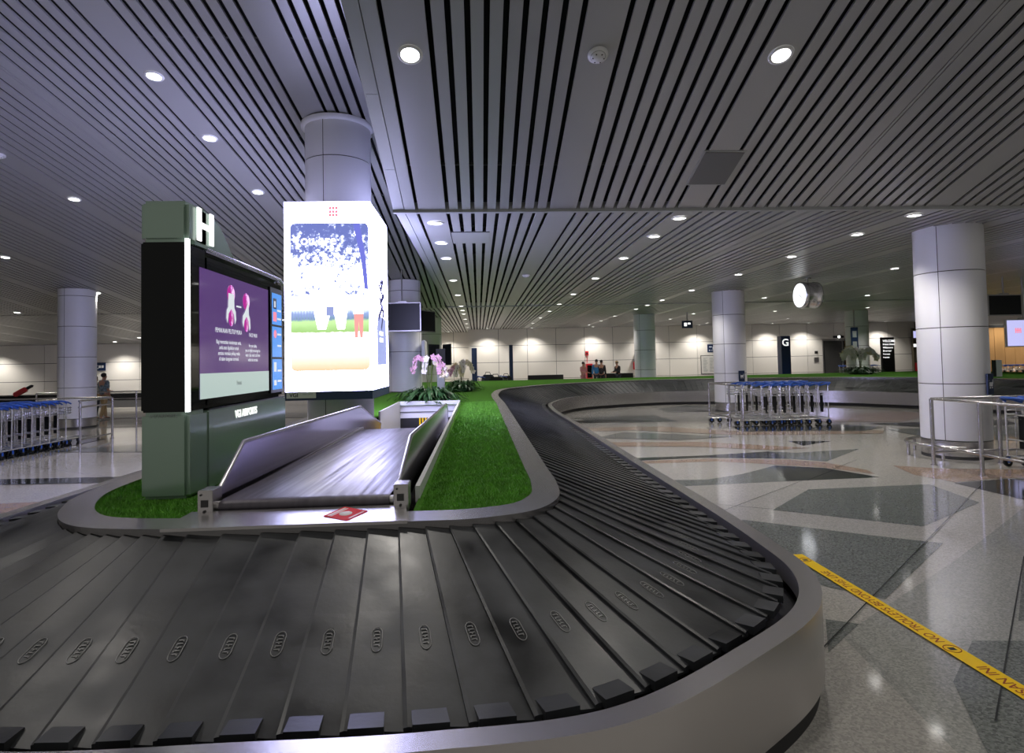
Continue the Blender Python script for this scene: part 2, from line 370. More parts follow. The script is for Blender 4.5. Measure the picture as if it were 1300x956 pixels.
# walls of cream panels with open joints
def panel_wall(name, o, d, n_cols, pw, rows, holes=(), z0=.0):
    mb = MB(); d = Vector(d).normalized(); up = Vector((0, 0, 1)); nrm = d.cross(up)
    T = frame(o, d, up)        # local x along wall, y up, z out (towards the room)
    mb.box(0, n_cols*pw, 0, rows[-1]+.3, -.12, -.02, 'seam', T=T)
    for i in range(n_cols):
        for j in range(len(rows)-1):
            a, b = i*pw+.012, (i+1)*pw-.012; y0, y1 = rows[j]+.012, rows[j+1]-.012
            cell = [(a, b, y0, y1)]
            for (hx0, hx1, hy0, hy1) in holes:
                new = []
                for (xa, xb, ya, yb) in cell:
                    if hx0 >= xb or hx1 <= xa or hy0 >= yb or hy1 <= ya: new.append((xa, xb, ya, yb)); continue
                    if xa < hx0: new.append((xa, hx0, ya, yb))
                    if xb > hx1: new.append((hx1, xb, ya, yb))
                    m0, m1 = max(xa, hx0), min(xb, hx1)
                    if ya < hy0: new.append((m0, m1, ya, hy0))
                    if yb > hy1: new.append((m0, m1, hy1, yb))
                cell = new
            for (xa, xb, ya, yb) in cell: mb.box(xa, xb, ya, yb, -.02, .012, 'panel', T=T)
    return struct(mb.build(name))
panel_wall('wall_back', (-.55, YW, 0), (1, 0, 0), 16, 1.86, [0, .62, 1.70, 2.78, 3.86], holes=[(23.4, 25.4, 0, 2.67)])
panel_wall('wall_back_recess', (-3.3, YW+3.2, 0), (1, 0, 0), 2, 1.6, [0, .62, 1.70, 2.78, 3.86])['kind'] = 'structure'
panel_wall('wall_left', (XL, 32, 0), (1, 0, 0), 13, 2.36, [0, .30, 1.22, 2.14, 3.10])
b = MB(); b.box(-3.4, -3.3, 32, YW+3.2, 0, ZC, 'panel'); struct(b.build('wall_side'))
b = MB(); b.box(-.62, -.5, YW-.02, YW+3.2, 0, ZC, 'panel'); struct(b.build('wall_return'))
b = MB()
for i in range(12): b.box(29.3+i*.6, 29.88+i*.6, 30.0, 30.06, 0, 3.0, 'wood')
b.box(26.0, 34, 30.06, 30.2, 0, 3.85, 'panel'); b.box(26.0, 34, 29.98, 30.04, 3.0, 3.12, 'seam')
for i in range(6): b.box(26.0+i*.56, 26.54+i*.56, 30.0, 30.06, 0, 3.0, 'wood')
struct(b.build('wall_right'))
b = MB(); b.box(XL-.1, XL, -6, 48, 0, 9, 'panel'); struct(b.build('wall_far_left'))
b = MB(); b.box(XR, XR+.1, -6, 48, 0, 8, 'panel'); struct(b.build('wall_far_right'))
# doorway in the back wall
b = MB(); b.box(22.87, 24.83, YW+.05, YW+.10, 0, 2.66, 'door')
b.box(24.15, 24.20, YW+.0, YW+.05, 0, 2.66, 'steel_dark'); b.box(24.3, 24.83, YW+.02, YW+.05, 0, 2.66, 'wood')
struct(b.build('door_1'))
b = MB(); b.box(22.80, 22.87, YW-.03, YW+.1, 0, 2.70, 'steel_dark'); b.box(24.83, 24.9, YW-.03, YW+.1, 0, 2.70, 'steel_dark'); b.box(22.8, 24.9, YW-.03, YW+.1, 2.66, 2.74, 'steel_dark')
struct(b.build('trim_4'))
# lit passage at the right end of the back wall
b = MB(); b.box(29.2, 32.5, YW+.4, YW+.5, 0, 3.85, 'door'); struct(b.build('wall_passage'))

# ------------------------------------------------------------------ columns
def column(x, y, ztop, zb, label, vseam=-2.3, ring=True, plus=0):
    t = empty('column', (x, y, zb), label=label, cat='column', group='round clad columns')
    r = .50; mb = MB(); h = ztop-zb
    zs = [.30+.93*i for i in range(8) if .30+.93*i < h-.15]+[h]
    if not ring: zs[0] = .02
    for a, b2 in zip(zs[:-1], zs[1:]):
        for k in range(3):
            s0 = vseam+k*2*PI/3
            mb.lathe([(r, a+.007), (r, b2-.007)], 'column', n=24, a0=s0+.010, a1=s0+2*PI/3-.010)
            for z_ in (a+.007, b2-.007): mb.lathe([(r-.012, z_), (r, z_)], 'column', n=24, a0=s0+.010, a1=s0+2*PI/3-.010, smooth=False)
    mb.build('cladding', t)
    k_ = MB(); k_.lathe([(r-.012, 0), (r-.012, h)], 'seam', n=32); k_.build('core', t)
    if ring:
        k_ = MB(); k_.lathe([(r-.005, .05), (r-.005, .29)], 'steel', n=40); k_.lathe([(r+.0, 0), (r+.0, .05)], 'seam', n=40); k_.build('base_band', t)
    if plus: k_ = MB(); k_.lathe([(r+.0, h-.07), (r+.06, h-.06), (r+.06, h+.0)], 'column', n=40); k_.build('top_collar', t)
    return t
column(-2.15, 9.50, z_left(9.50)+.05, .885, 'thick round column carrying the glowing advertising box', vseam=-3.9, ring=False, plus=1)
column(-2.25, 18.7, z_left(18.7)+.04, .885, 'round column behind the hanging black monitor, left of the orchids', vseam=-2.5, ring=False)
column(-2.2, 28.2, ZC+.02, 0, 'distant column half hidden behind the monitor column beside the orchids')
column(8.05, 9.75, ZC+.02, 0, 'large white round column at the right beside the stainless handrail', vseam=-2.55)
column(8.1, 18.9, ZC+.02, 0, 'round column just behind the middle bunch of luggage trolleys')
column(7.95, 28.2, ZC+.02, 0, 'distant round column beyond the curved far belt', vseam=-2.3)
column(-12.35, 19.2, z_left(19.2)+.04, 0, 'round column at the left behind the long bank of trolleys', vseam=-1.7)
column(18.4, 28.1, ZC+.02, 0, 'distant column behind the white orchid at the right')
column(18.6, 18.7, ZC+.02, .885, 'column cut by the right edge of the photo', vseam=-2.2)

# ------------------------------------------------------------------ downlights
def downlight(loc, slope, label, group):
    t = empty('downlight', loc, label=label, cat='ceiling light', group=group)
    t.rotation_euler = (-math.atan(slope), 0, 0); return t
def downlight_parts(t):
    b = MB(); b.lathe([(.088, -.006), (.094, -.014), (.116, -.010), (.122, .002)], 'white', n=28); b.build('trim_ring', t)
    b = MB(); b.lathe([(.001, -.005), (.05, -.006), (.092, -.007)], 'lamp', n=24); b.build('lamp_lens', t)
    ld = bpy.data.lights.new('lamp', 'SPOT'); ld.energy = SPOT_W; ld.spot_size = math.radians(125); ld.spot_blend = .7
    ld.shadow_soft_size = .09; ld.color = (1, .95, .88)
    lo = bpy.data.objects.new('lamp', ld); COL.objects.link(lo); lo.parent = t; lo.location = (0, 0, -.03)
proto = None
rows = [
 ('row above the grass strip', -.6, [1.6, 5.7, 8.95, 10.45, 12.0, 15.25, 18.6, 22.2, 24.1, 25.9, 29.0, 32.4, 36.0], 'mid'),
 ('row above the right-hand belt', 3.05, [1.6, 5.67, 8.75, 10.05, 12.2, 15.2, 18.8, 22.1, 25.2, 29.0, 33.0], 'mid'),
 ('row above the open floor', 6.66, [4.0, 8.68, 10.05, 12.25, 14.85, 18.2, 21.2, 23.1, 24.8, 28.7, 32.0, 35.4], 'mid'),
 ('row over the hanging clock', 10.3, [5.5, 10.0, 14.15, 18.0, 20.9, 24.5, 28.0, 31.5], 'mid'),
 ('next row right of the clock', 13.94, [10.0, 14.28, 20.6, 22.6, 27.3, 31.2, 35.7], 'mid'),
 ('rightmost row in view', 17.58, [10.0, 15.6, 21.0, 26.0, 33.0], 'mid'),
 ('row left of the advertising column', -4.24, [4.6, 8.1, 9.75, 11.85, 15.5, 19.0, 24.0, 28.0], 'left'),
 ('row above the left empty floor', -7.88, [7.0, 12.14, 17.5, 24.6, 29.0], 'left'),
 ('row above the left trolleys', -11.9, [10.5, 15.76, 19.43, 25.0, 28.6], 'left'),
 ('outermost row on the left', -16.2, [16.0, 22.0, 25.6, 29.6], 'left'),
]
ordn = ['first', 'second', 'third', 'fourth', 'fifth', 'sixth', 'seventh', 'eighth', 'ninth', 'tenth', 'eleventh', 'twelfth', 'thirteenth']
for desc, x, ys, reg in rows:
    vis = 0
    for y in ys:
        if reg == 'mid': z, s = z_mid(y), (SM if y < YJ else 0)
        else: z, s = z_left(y), (SL if y < Y2 else .072)
        inview = z-CAMH < .58*y
        lab = ('recessed ceiling light, %s from the camera in the %s' % (ordn[vis], desc)) if inview else ('recessed ceiling light overhead, out of the photo, in the %s' % desc)
        if inview: vis += 1
        loc = (x, y, z-.004)
        if proto is None:
            proto = downlight(loc, s, lab, 'recessed downlights'); downlight_parts(proto)
        else:
            c = copy_tree(proto); c.location = loc; c.rotation_euler = (-math.atan(s), 0, 0); c['label'] = lab
wash = [(3.4, YW-.9, 'left of the red fire cabinet'), (7.3, YW-.9, 'over the red fire cabinet'), (10.9, YW-.9, 'over the pale service cabinet'), (14.2, YW-.9, 'left of the framed notice'), (19.0, YW-.9, 'right of the trolley column'), (21.4, YW-.9, 'beside the bronze doorway'), (26.6, YW-.9, 'behind the welcome board, added fill'), (.6, YW-.9, 'by the wall corner'), (-18.2, 31.1, 'right of the left column'), (-24.4, 31.1, 'at the left edge'), (-13, 31.1, 'behind the kiosk'), (-2.0, YW+2.2, 'in the wall recess, added fill'), (27.4, 29.0, 'on the wood panelling, added fill'), (30.0, 29.0, 'on the far wood panelling, added fill')]  # lamps at recess, welcome board and wood panelling added to brighten dark walls
WD = []
def wash_data(d):
    if not WD: q = d.copy(); q.energy = SPOT_W*2.2; WD.append(q)
    return WD[0]
for x, y, d in wash:
    c = copy_tree(proto); lf = x < -4; z = zl2(y) if lf else ZC; c.location = (x, y, z-.006); c.rotation_euler = (-.072 if lf else 0, 0, 0)
    c['label'] = 'ceiling light close to the wall, casting a bright scallop %s' % d
    c['group'] = 'wall washing lights'
    for ch in c.children:
        if ch.type == 'LIGHT': ch.data = wash_data(ch.data)

# ------------------------------------------------------------------ baggage carousel
pairs = [((-2.80, 26), (-4.1, 26)), ((-2.80, 16), (-4.1, 16)), ((-2.80, 8), (-4.1, 8)), ((-2.80, 5.2), (-4.1, 4.6)), ((-2.70, 4.15), (-3.95, 3.25)),
 ((-2.28, 3.50), (-3.2, 2.42)), ((-1.6, 3.33), (-1.6, 2.12)), ((-.88, 3.32), (-.84, 2.10)), ((-.4, 3.32), (-.2, 2.10)), ((-.05, 3.33), (.45, 2.18)),
 ((.30, 3.47), (1.1, 2.58)), ((.47, 3.76), (1.57, 2.98)), ((.52, 4.2), (1.79, 3.40)), ((.52, 4.8), (1.86, 4.05)), ((.52, 8), (1.86, 7.4)), ((.52, 12), (1.86, 11.6)),
 ((.52, 16.2), (1.86, 15.6)), ((.95, 18.9), (2.12, 17.9)), ((2.6, 21.4), (3.35, 20.6)), ((4.75, 22.9), (5.1, 21.7)), ((7, 23.7), (6.9, 22.25)),
 ((9.35, 23.4), (8.9, 21.95)), ((11.4, 22.9), (10.7, 21.3)), ((13.6, 21.8), (12.4, 20.1)), ((15.3, 19.9), (13.6, 18.4)), ((16.2, 17.4), (14.5, 16.6)), ((16.6, 14), (15.0, 13.8)), ((16.6, 6), (15.0, 6))]
PER = 12
inn = catmull([(*p[0], 0) for p in pairs], PER); out = catmull([(*p[1], 0) for p in pairs], PER)
ZI, ZO = .845, .395
def offs(P, d):
    o = []
    for i, p in enumerate(P):
        t = P[min(i+1, len(P)-1)]-P[max(i-1, 0)]; t.z = 0; t.normalize(); o.append(p+Vector((-t.y, t.x, 0))*d)
    return o
def ribbon(mb, A, za, B, zb, m, smooth=True, flip=False):
    vs = [(p.x, p.y, za) for p in A]+[(p.x, p.y, zb) for p in B]; n = len(A)
    mb.add(vs, [((i, i+1, n+i+1, n+i) if not flip else (i, n+i, n+i+1, i+1)) for i in range(n-1)], m, smooth)
car = empty('baggage_carousel', (0, 2.1, 0), label='large sloping baggage carousel of overlapping dark rubber plates looping around the grass island', cat='baggage carousel')
def P_(o):   # parent keeping world coordinates of a mesh built in world space
    o.parent = car; o.location = (0, -2.1, 0); return o
C1 = offs(inn, -.012); C2 = offs(inn, .17)
b = MB(); ribbon(b, inn, ZI-.04, C1, .895, 'steel', False); ribbon(b, C1, .895, C2, .905, 'steel', False); ribbon(b, C2, .905, C2, .80, 'steel', False)
P_(b.build('inner_kerb'))
F1 = offs(out, -.11); F0 = offs(out, .0); F2 = offs(out, -.085)
b = MB(); ribbon(b, F0, .38, F0, .495, 'steel_dark', False, True); ribbon(b, F0, .495, F1, .50, 'steel', False, True); ribbon(b, F1, .50, F1, .10, 'steel', False, True)
ribbon(b, F1, .10, offs(out, -.05), .10, 'steel', False); P_(b.build('outer_rim'))
b = MB(); ribbon(b, F2, .10, F2, 0, 'blackmatte'); P_(b.build('toe_kick'))
b = MB(); ribbon(b, inn, ZI-.06, out, ZO-.06, 'blackmatte'); P_(b.build('under_tray'))
# arc-length stations along the outer edge
seg = [0]
mid = [(a+b2)/2*1.0 for a, b2 in zip(inn, out)]
ref = [inn[i]*.35+out[i]*.65 for i in range(len(inn))]
for i in range(1, len(ref)): seg.append(seg[-1]+(ref[i]-ref[i-1]).length)
def at(L):
    import bisect
    i = min(max(bisect.bisect_right(seg, L)-1, 0), len(seg)-2); t = (L-seg[i])/(seg[i+1]-seg[i]); t = min(max(t, 0), 1)
    return inn[i].lerp(inn[i+1], t), out[i].lerp(out[i+1], t)
PITCH = .205; nplates = int(seg[-1]/PITCH)
def plate(mb, L, mark=True):
    Ia, Oa = at(L); Ib, Ob = at(L+PITCH*1.12)
    K = 6; top = []; st, en = .010, .93
    for k in range(K+1):
        s = st+(en-st)*k/K
        a = Ia.lerp(Oa, s); c2 = Ib.lerp(Ob, s); zz = ZI+(ZO+.02-ZI)*s
        sag = -.010*math.sin(PI*s)
        top.append((Vector((a.x, a.y, zz+.019+sag)), Vector((a.lerp(c2, .06).x, a.lerp(c2, .06).y, zz+.022+sag)), Vector((c2.x, c2.y, zz+.004+sag))))
    vs = []; fs = []
    for (p, q, r) in top: vs += [p, q, r]
    o = len(vs)
    for (p, q, r) in top: vs += [p-Vector((0, 0, .016)), q-Vector((0, 0, .016)), r-Vector((0, 0, .010))]
    for k in range(K):
        for j in range(2): fs.append((k*3+j, (k+1)*3+j, (k+1)*3+j+1, k*3+j+1)); fs.append((o+k*3+j, o+k*3+j+1, o+(k+1)*3+j+1, o+(k+1)*3+j))
        fs.append((k*3, o+k*3, o+(k+1)*3, (k+1)*3)); fs.append((k*3+2, (k+1)*3+2, o+(k+1)*3+2, o+k*3+2))
    fs.append((0, 1, 2, o+2, o+1, o)); fs.append((K*3+2, K*3+1, K*3, o+K*3, o+K*3+1, o+K*3+2))
    mb.add(vs, fs, 'rubber')
    # raised rubber bumper block at the outer end
    a, a1 = Ia.lerp(Oa, .875), Ia.lerp(Oa, .95); c2, c3 = Ib.lerp(Ob, .875), Ib.lerp(Ob, .95)
    q = [a.lerp(c2, .12), a1.lerp(c3, .12), a1.lerp(c3, .62), a.lerp(c2, .62)]; zt = ZO+.085
    zb = ZI+(ZO+.02-ZI)*.935+.004
    vs = [Vector((p.x, p.y, zb)) for p in q]+[Vector((p.x, p.y, zb+.038)) for p in q]
    mb.add(vs, [(0, 1, 5, 4), (1, 2, 6, 5), (2, 3, 7, 6), (3, 0, 4, 7), (4, 5, 6, 7)], 'rubber')
    return Ia, Oa, Ib, Ob
# near plates: those whose middle lies closest to the camera are parts of their own
Ls = [i*PITCH for i in range(nplates)]
dist = []
for L in Ls:
    a, c2 = at(L); m_ = (a+c2)/2; 
    big = (m_-Vector((0, 0, 0))).length + (30 if (m_.x < -3.0 and m_.y > 3.6) else 0); dist.append(big)
near = set(sorted(range(nplates), key=lambda i: dist[i])[:100])
rest = MB()
for i, L in enumerate(Ls):
    if i in near:
        b = MB(); Ia, Oa, Ib, Ob = plate(b, L); po = P_(b.build('belt_plate'))
        if dist[i] < 4.3:      # oval maker's mark moulded into the plate
            s = .60; A = Ia.lerp(Oa, s); Bq = Ib.lerp(Ob, s); ctr = A.lerp(Bq, .45); zz = ZI+(ZO+.02-ZI)*s+.0165-.010*math.sin(PI*s)
            d = (Oa-Ia).lerp(Ob-Ib, .5); run = d.length; d.normalize(); up = Vector((d.x, d.y, -(ZI-ZO)/run)).normalized()
            side = Vector((-d.y, d.x, 0)); T = frame((ctr.x, ctr.y, zz), up, side)
            mk = MB(); ring = []
            for k in range(28):
                t = 2*PI*k/28; ring.append(T @ Vector((.036*math.cos(t)+(.030 if math.cos(t) > 0 else -.030), .022*math.sin(t), .0018)))
            mk.tube(ring, .0022, 'rubber_lt', n=5, closed=True)
            for k in range(5):
                u = -.046+.0185*k
                mk.box(u, u+.004, -.012, .012, -.001, .0025, 'rubber_lt', T=T)
                if k % 2 == 0: mk.box(u, u+.011, (.008 if k % 4 == 0 else -.002), (.012 if k % 4 == 0 else .002), -.001, .0025, 'rubber_lt', T=T)
                else: mk.box(u, u+.011, -.012, -.008, -.001, .0025, 'rubber_lt', T=T)
            mo = mk.build('moulded_mark', po)
    else: plate(rest, L)
o = P_(rest.build('belt_plate')); o['kind'] = 'stuff'; o['label'] = 'distant plates of the belt'

# island under the turf and the turf itself
T2 = offs(inn, .165)
edge = [(p.x, p.y) for p in T2]
# clean loops in tight inner corners
poly = [Vector((x, y, 0)) for x, y in edge]+[Vector((22, 6, 0)), Vector((22, 27.5, 0)), Vector((-2.6, 27.5, 0))]
HOLE = [(-1.66, 3.50), (-.40, 3.50), (-.40, 12.5), (-1.66, 12.5)]
hole = [Vector((x, y, 0)) for x, y in HOLE]
allv = poly+hole; tri = tessellate_polygon([poly, hole])
b = MB(); b.add([(v.x, v.y, .885) for v in allv], tri, 'turf')
n = len(poly); b.add([(v.x, v.y, .885) for v in poly]+[(v.x, v.y, .02) for v in poly], [(i, (i+1) % n, n+(i+1) % n, n+i) for i in range(n)], 'turf')
def in_poly(x, y):
    c_ = False; j = n-1
    for i in range(n):
        a, d = poly[i], poly[j]
        if (a.y > y) != (d.y > y) and x < (d.x-a.x)*(y-a.y)/(d.y-a.y)+a.x: c_ = not c_
        j = i
    return c_
def blades(b, x0, x1, y0, y1, cnt, h, w):
    for _ in range(cnt):
        x, y = random.uniform(x0, x1), random.uniform(y0, y1)
        if -1.72 < x < -.36 and y < 12.6: continue
        if -2.27 < x < -1.90 and 4.07 < y < 6.14: continue
        if y < 5.2 and not in_poly(x, y): continue
        a = random.uniform(0, 2*PI); hh = h*random.uniform(.6, 1.2); lx, ly = random.gauss(0, hh*.45), random.gauss(0, hh*.45)
        c_, s_ = math.cos(a)*w, math.sin(a)*w
        b.add([(x-c_, y-s_, .884), (x+c_, y+s_, .884), (x+lx, y+ly, .884+hh)], [(0, 1, 2)], 'blade')
blades(b, -2.62, -1.5, 3.45, 5.6, 26000, .024, .0032)
blades(b, -.42, .36, 3.45, 7.0, 26000, .024, .0032)
blades(b, -.42, .36, 7.0, 13.0, 12000, .028, .006)
tag(b.build('artificial_turf'), 'bright green artificial grass covering the island inside the carousel', 'artificial grass', kind='stuff')

# ------------------------------------------------------------------ incline feed conveyor
cv = empty('feed_conveyor', (-1.03, 3.6, .88), label='short feed conveyor with dark belt and stainless side guards rising onto the carousel', cat='conveyor')
def V(o): o.parent = cv; o.location = (1.03, -3.6, -.88); return o
XA, XB = -1.52, -.54
prof = [(3.60, .915), (3.585, .94), (3.60, .965), (3.66, .975), (4.2, .965), (8.0, .90), (8.6, .80), (12.0, .10)]
b = MB(); vs = [(XA, y, z) for y, z in prof]+[(XB, y, z) for y, z in prof]; k = len(prof)
b.add(vs, [(i, k+i, k+i+1, i+1) for i in range(k-1)], 'belt', True); V(b.build('belt'))
b = MB(); b.cyl((XA-.02, 3.64, .935), (XB+.02, 3.64, .935), .032, 'steel_dark', n=20); V(b.build('end_roller'))
b = MB()
for x in (XA-.03, XB):
    b.box(x, x+.03, 3.62, 8.0, .84, .93 , 'steel_dark')
b.box(XA-.03, XB+.03, 3.66, 8.0, .80, .86, 'blackmatte'); V(b.build('side_frame'))
def guard(x, t, ysz, name='side_guard'):
    P = ysz; b = MB(); n_ = len(P)
    vs = [(x, y, z) for y, z in P]+[(x+t, y, z) for y, z in P]
    b.add(vs, [tuple(range(n_)), tuple(range(n_, 2*n_))[::-1]]+[(i, n_+i, n_+(i+1) % n_, (i+1) % n_) for i in range(n_)], 'guard')
    # rolled top edge
    b.tube([(x+t/2, y, z) for y, z in P[1:-1]], t*.75, 'steel', n=8)
    return V(b.build(name))
gp = [(3.70, .90), (3.62, .99), (3.72, 1.03), (4.08, 1.255), (8.02, 1.20), (9.6, .82), (9.6, .70), (8.0, .86)]
guard(XA-.055, .02, gp); guard(XB+.03, .02, [(3.70, .90), (3.62, .99), (3.75, 1.03), (4.38, 1.225), (9.1, 1.13), (9.4, 1.02), (9.4, .72), (8.0, .86)])
for x, y in ((XA-.105, 3.56), (XB+.03, 3.56)):
    b = MB(); b.box(x-.0, x+.085, y, y+.13, .885, 1.045, 'steel', bev=.004); b.box(x+.02, x+.06, y-.004, y, .95, .99, 'seam'); b.cyl((x+.04, y-.008, .925), (x+.04, y, .925), .008, 'seam', n=8)
    b.cyl((x+.02, y-.006, 1.02), (x+.02, y, 1.02), .006, 'seam', n=8); V(b.build('end_post'))
b = MB(); b.add([(-1.70, 3.30, .885), (-.40, 3.30, .885), (-.40, 3.30, .902), (-1.70, 3.30, .902), (-1.66, 3.57, .925), (-.44, 3.57, .925), (-1.66, 3.57, .885), (-.44, 3.57, .885)],
      [(0, 1, 2, 3), (3, 2, 5, 4), (0, 3, 4, 6), (1, 7, 5, 2), (4, 5, 7, 6)], 'steel'); V(b.build('transfer_plate'))
b = MB(); b.box(XA, XB, 3.575, 3.60, .89, .915, 'blackmatte'); V(b.build('gap_cover'))
# red warning sticker on the transfer plate
tsl = frame((-.76, 3.44, .9165), Vector((.17, -.10, -.01)), Vector((.10, .17, .016)))
stk = empty('warning_sticker', (-.76, 3.44, .9165), label='red square warning sticker with white pictogram on the steel transfer plate', cat='sticker')
def SK(o): o.parent = stk; o.location = (.76, -3.44, -.9165); return o
b = MB(); b.box(-.085, .085, -.085, .085, -.001, .0008, 'sticker', T=tsl); SK(b.build('sheet'))
b = MB()
b.box(-.07, -.058, -.07, .07, .0008, .0014, 'whiteink', T=tsl); b.box(-.05, -.042, -.07, .07, .0008, .0014, 'whiteink', T=tsl); b.box(.066, .074, -.05, .07, .0008, .0014, 'whiteink', T=tsl)
b.lathe([(0.001, .0014), (.036, .0014), (.036, .0008)], 'whiteink', n=20, T=tsl); SK(b.build('pictogram'))
# raised white box edge around the opening
b = MB()
b.box(-.42, -.39, 3.9, 12.6, .86, .965, 'white'); b.box(-1.67, -1.64, 10.06, 12.6, .40, .965, 'white'); b.box(-1.67, -.39, 12.57, 12.6, .62, .965, 'white')
b.box(-.42, -.405, 8.0, 12.6, .10, .86, 'white'); b.box(-1.67, -1.64, 3.9, 8.9, .10, .89, 'white')
b.box(-1.64, -.42, 12.56, 12.575, .10, .36, 'blackmatte'); b.box(-1.67, -.39, 12.58, 12.6, .10, .62, 'blackmatte')
b.box(-1.64, -.42, 12.545, 12.57, .74, .75, 'seam')
for i in range(5): b.box(-1.25+i*.06, -1.22+i*.06, 12.55, 12.57, .36, .62, 'yellow')
tag(b.build('conveyor_surround'), 'white painted upstand framing the opening behind the feed conveyor', 'upstand')

# ------------------------------------------------------------------ belt letter kiosk with screens (H)
k_ = empty('information_kiosk', (-1.93, 4.1, .886), label='tall grey-green information kiosk lettered H with big purple screen on the grass', cat='kiosk')
KX, KY0, KY1 = -1.93, 4.1, 6.11
def K(o): o.parent = k_; o.location = (1.93, -4.1, -.886); return o
b = MB(); b.box(-2.24, KX, KY0, KY0+.30, .886, 1.46, 'kiosk', bev=.025); K(b.build('pillar_base'))
b = MB(); b.box(-2.24, KX-.015, KY0+.005, KY0+.30, 1.46, 2.60, 'gloss', bev=.012); K(b.build('pillar_glass'))
b = MB(); b.box(-2.24, KX, KY0, KY0+.30, 2.60, 2.88, 'kiosk', bev=.025); K(b.build('pillar_head'))
b = MB(); b.add([(KX, KY0+.10, 2.60), (KX, KY0+.78, 2.60), (KX, KY0+.50, 2.82), (KX, KY0+.22, 2.88), (KX-.29, KY0+.10, 2.60), (KX-.29, KY0+.78, 2.60), (KX-.29, KY0+.50, 2.82), (KX-.29, KY0+.22, 2.88)],
                [(0, 1, 2, 3), (7, 6, 5, 4), (0, 3, 7, 4), (1, 0, 4, 5), (2, 1, 5, 6), (3, 2, 6, 7)], 'kiosk'); K(b.build('head_fin'))
b = MB(); b.box(-2.18, KX-.0, KY0+.30, KY1, .886, 1.445, 'kiosk', bev=.01); K(b.build('base_panel'))
b = MB(); b.box(-2.14, KX-.02, KY0+.30, KY1-.02, 1.445, 2.58, 'gloss', bev=.03); K(b.build('screen_housing'))
b = MB(); b.box(KX-.018, KX+.004, KY0+.0, KY0+.028, 1.46, 2.62, 'edge_led'); K(b.build('edge_light'))
b = MB(); b.tube([(KX-.01, KY0+.3, 2.605), (KX-.01, KY1-.12, 2.605), (KX-.01, KY1-.02, 2.565)], .013, 'steel'); b.box(-2.14, KX-.01, KY0+.3, KY1-.1, 2.58, 2.60, 'steel'); K(b.build('top_edge'))
b = MB(); b.box(KX-.03, KX-.008, KY0+.33, KY1-.01, 1.445, 1.455, 'black'); K(b.build('lower_bezel'))
XS = KX-.012
b = MB(); b.box(XS-.008, XS, KY0+.20, 5.67, 1.53, 2.46, 'scr_purple')
b.box(XS, XS+.002, KY0+.20, 5.67, 1.53, 1.71, 'scr_band'); scr = K(b.build('main_screen'))
def TX(y, z): return frame((XS+.002, y, z), (0, 1, 0), (0, 0, 1))
for (y, z, s) in ((4.83, 2.255, 1), (5.14, 2.225, 1)):
    T = TX(y, z) @ Matrix.Diagonal((.85, .85, 1, 1)); b = MB()
    b.lathe([(.001, .0005), (.085, .0005), (.085, 0)], 'scr_magenta', n=28, T=T @ Matrix.Translation((0, .085, 0)))
    b.lathe([(.001, .0005), (.070, .0005), (.07, 0)], 'scr_magenta', n=28, T=T @ Matrix.Translation((0, -.13, 0)) @ Matrix.Diagonal((.8, 1.2, 1, 1)))
    b.build('magenta_shape', scr)
b = MB()
T = TX(4.83, 2.255) @ Matrix.Diagonal((.85, .85, 1, 1))
b.prism([(-.062, .09), (.062, .09), (.07, -.04), (.10, -.07), (.11, -.14), (.085, -.19), (.06, -.10), (0, -.05), (-.06, -.10), (-.085, -.19), (-.11, -.14), (-.10, -.07), (-.07, -.04)], .001, .002, 'scr_white', T=T)
T = TX(5.14, 2.225) @ Matrix.Diagonal((.85, .85, 1, 1))
b.prism([(.05, .09), (.06, -.04), (.09, -.08), (.10, -.17), (.075, -.20), (.05, -.10), (0, -.06), (-.05, -.10), (-.08, -.17), (-.10, -.12), (-.09, -.06), (-.04, -.02)], .001, .002, 'scr_white', T=T)
b.box(KX-.0105, KX-.009, 4.935, 5.03, 2.235, 2.248, 'scr_white')
o = b.build('white_shape', scr)
def ST(body, size, y, z, m='scr_white', xs=1.0):
    return text('screen_text', body, size, frame((XS+.003, y, z), (0, 1, 0), (0, 0, 1)), m, parent=scr, ext=.0003, xs=xs)
ST('PEMAKAIAN PELITUP MUKA', .050, 4.79, 2.03, xs=.80)
ST('Bagi memastikan keselamatan anda,\nanda amat digalakkan untuk\nsentiasa memakai pelitup muka\ndi dalam bangunan terminal.', .043, 4.79, 1.88, xs=.76)
ST('FACE MASK', .045, 5.29, 2.02, xs=.8)
ST('For your safety,\nyou are highly encouraged to\nwear a face mask at all times\nwithin the terminal.', .040, 5.28, 1.87, xs=.72)
ST('haus', .055, 4.98, 1.625, m='greyink')
# narrow side display with three blue tiles
b = MB(); b.box(XS-.008, XS+.004, 5.72, 6.06, 1.50, 2.50, 'black'); sd = K(b.build('side_display'))
b = MB()
for z0, z1 in ((2.15, 2.45), (1.84, 2.13), (1.53, 1.82)): b.box(XS+.004, XS+.006, 5.76, 6.03, z0, z1, 'scr_blue')
b.build('blue_tile', sd)
b = MB()
for z in (2.28, 2.20, 1.94, 2.05, 1.70, 1.60): b.box(XS+.006, XS+.007, 5.90, 6.01, z, z+.018, 'scr_white')
b.box(XS+.006, XS+.007, 5.80, 5.87, 1.70, 1.79, 'scr_white'); b.box(XS+.006, XS+.007, 5.80, 5.87, 1.57, 1.62, 'scr_white'); b.box(XS+.006, XS+.0068, 5.79, 5.88, 2.30, 2.40, 'navy'); b.box(XS+.0068, XS+.0075, 5.815, 5.855, 2.315, 2.375, 'scr_white')
b.box(XS+.006, XS+.007, 5.79, 5.88, 2.18, 2.27, 'scr_pink'); b.lathe([(.001, .001), (.04, .001)], 'scr_pink', n=20, T=frame((XS+.006, 5.84, 2.06), (0, 1, 0), (0, 0, 1))); b.build('tile_icon', sd)
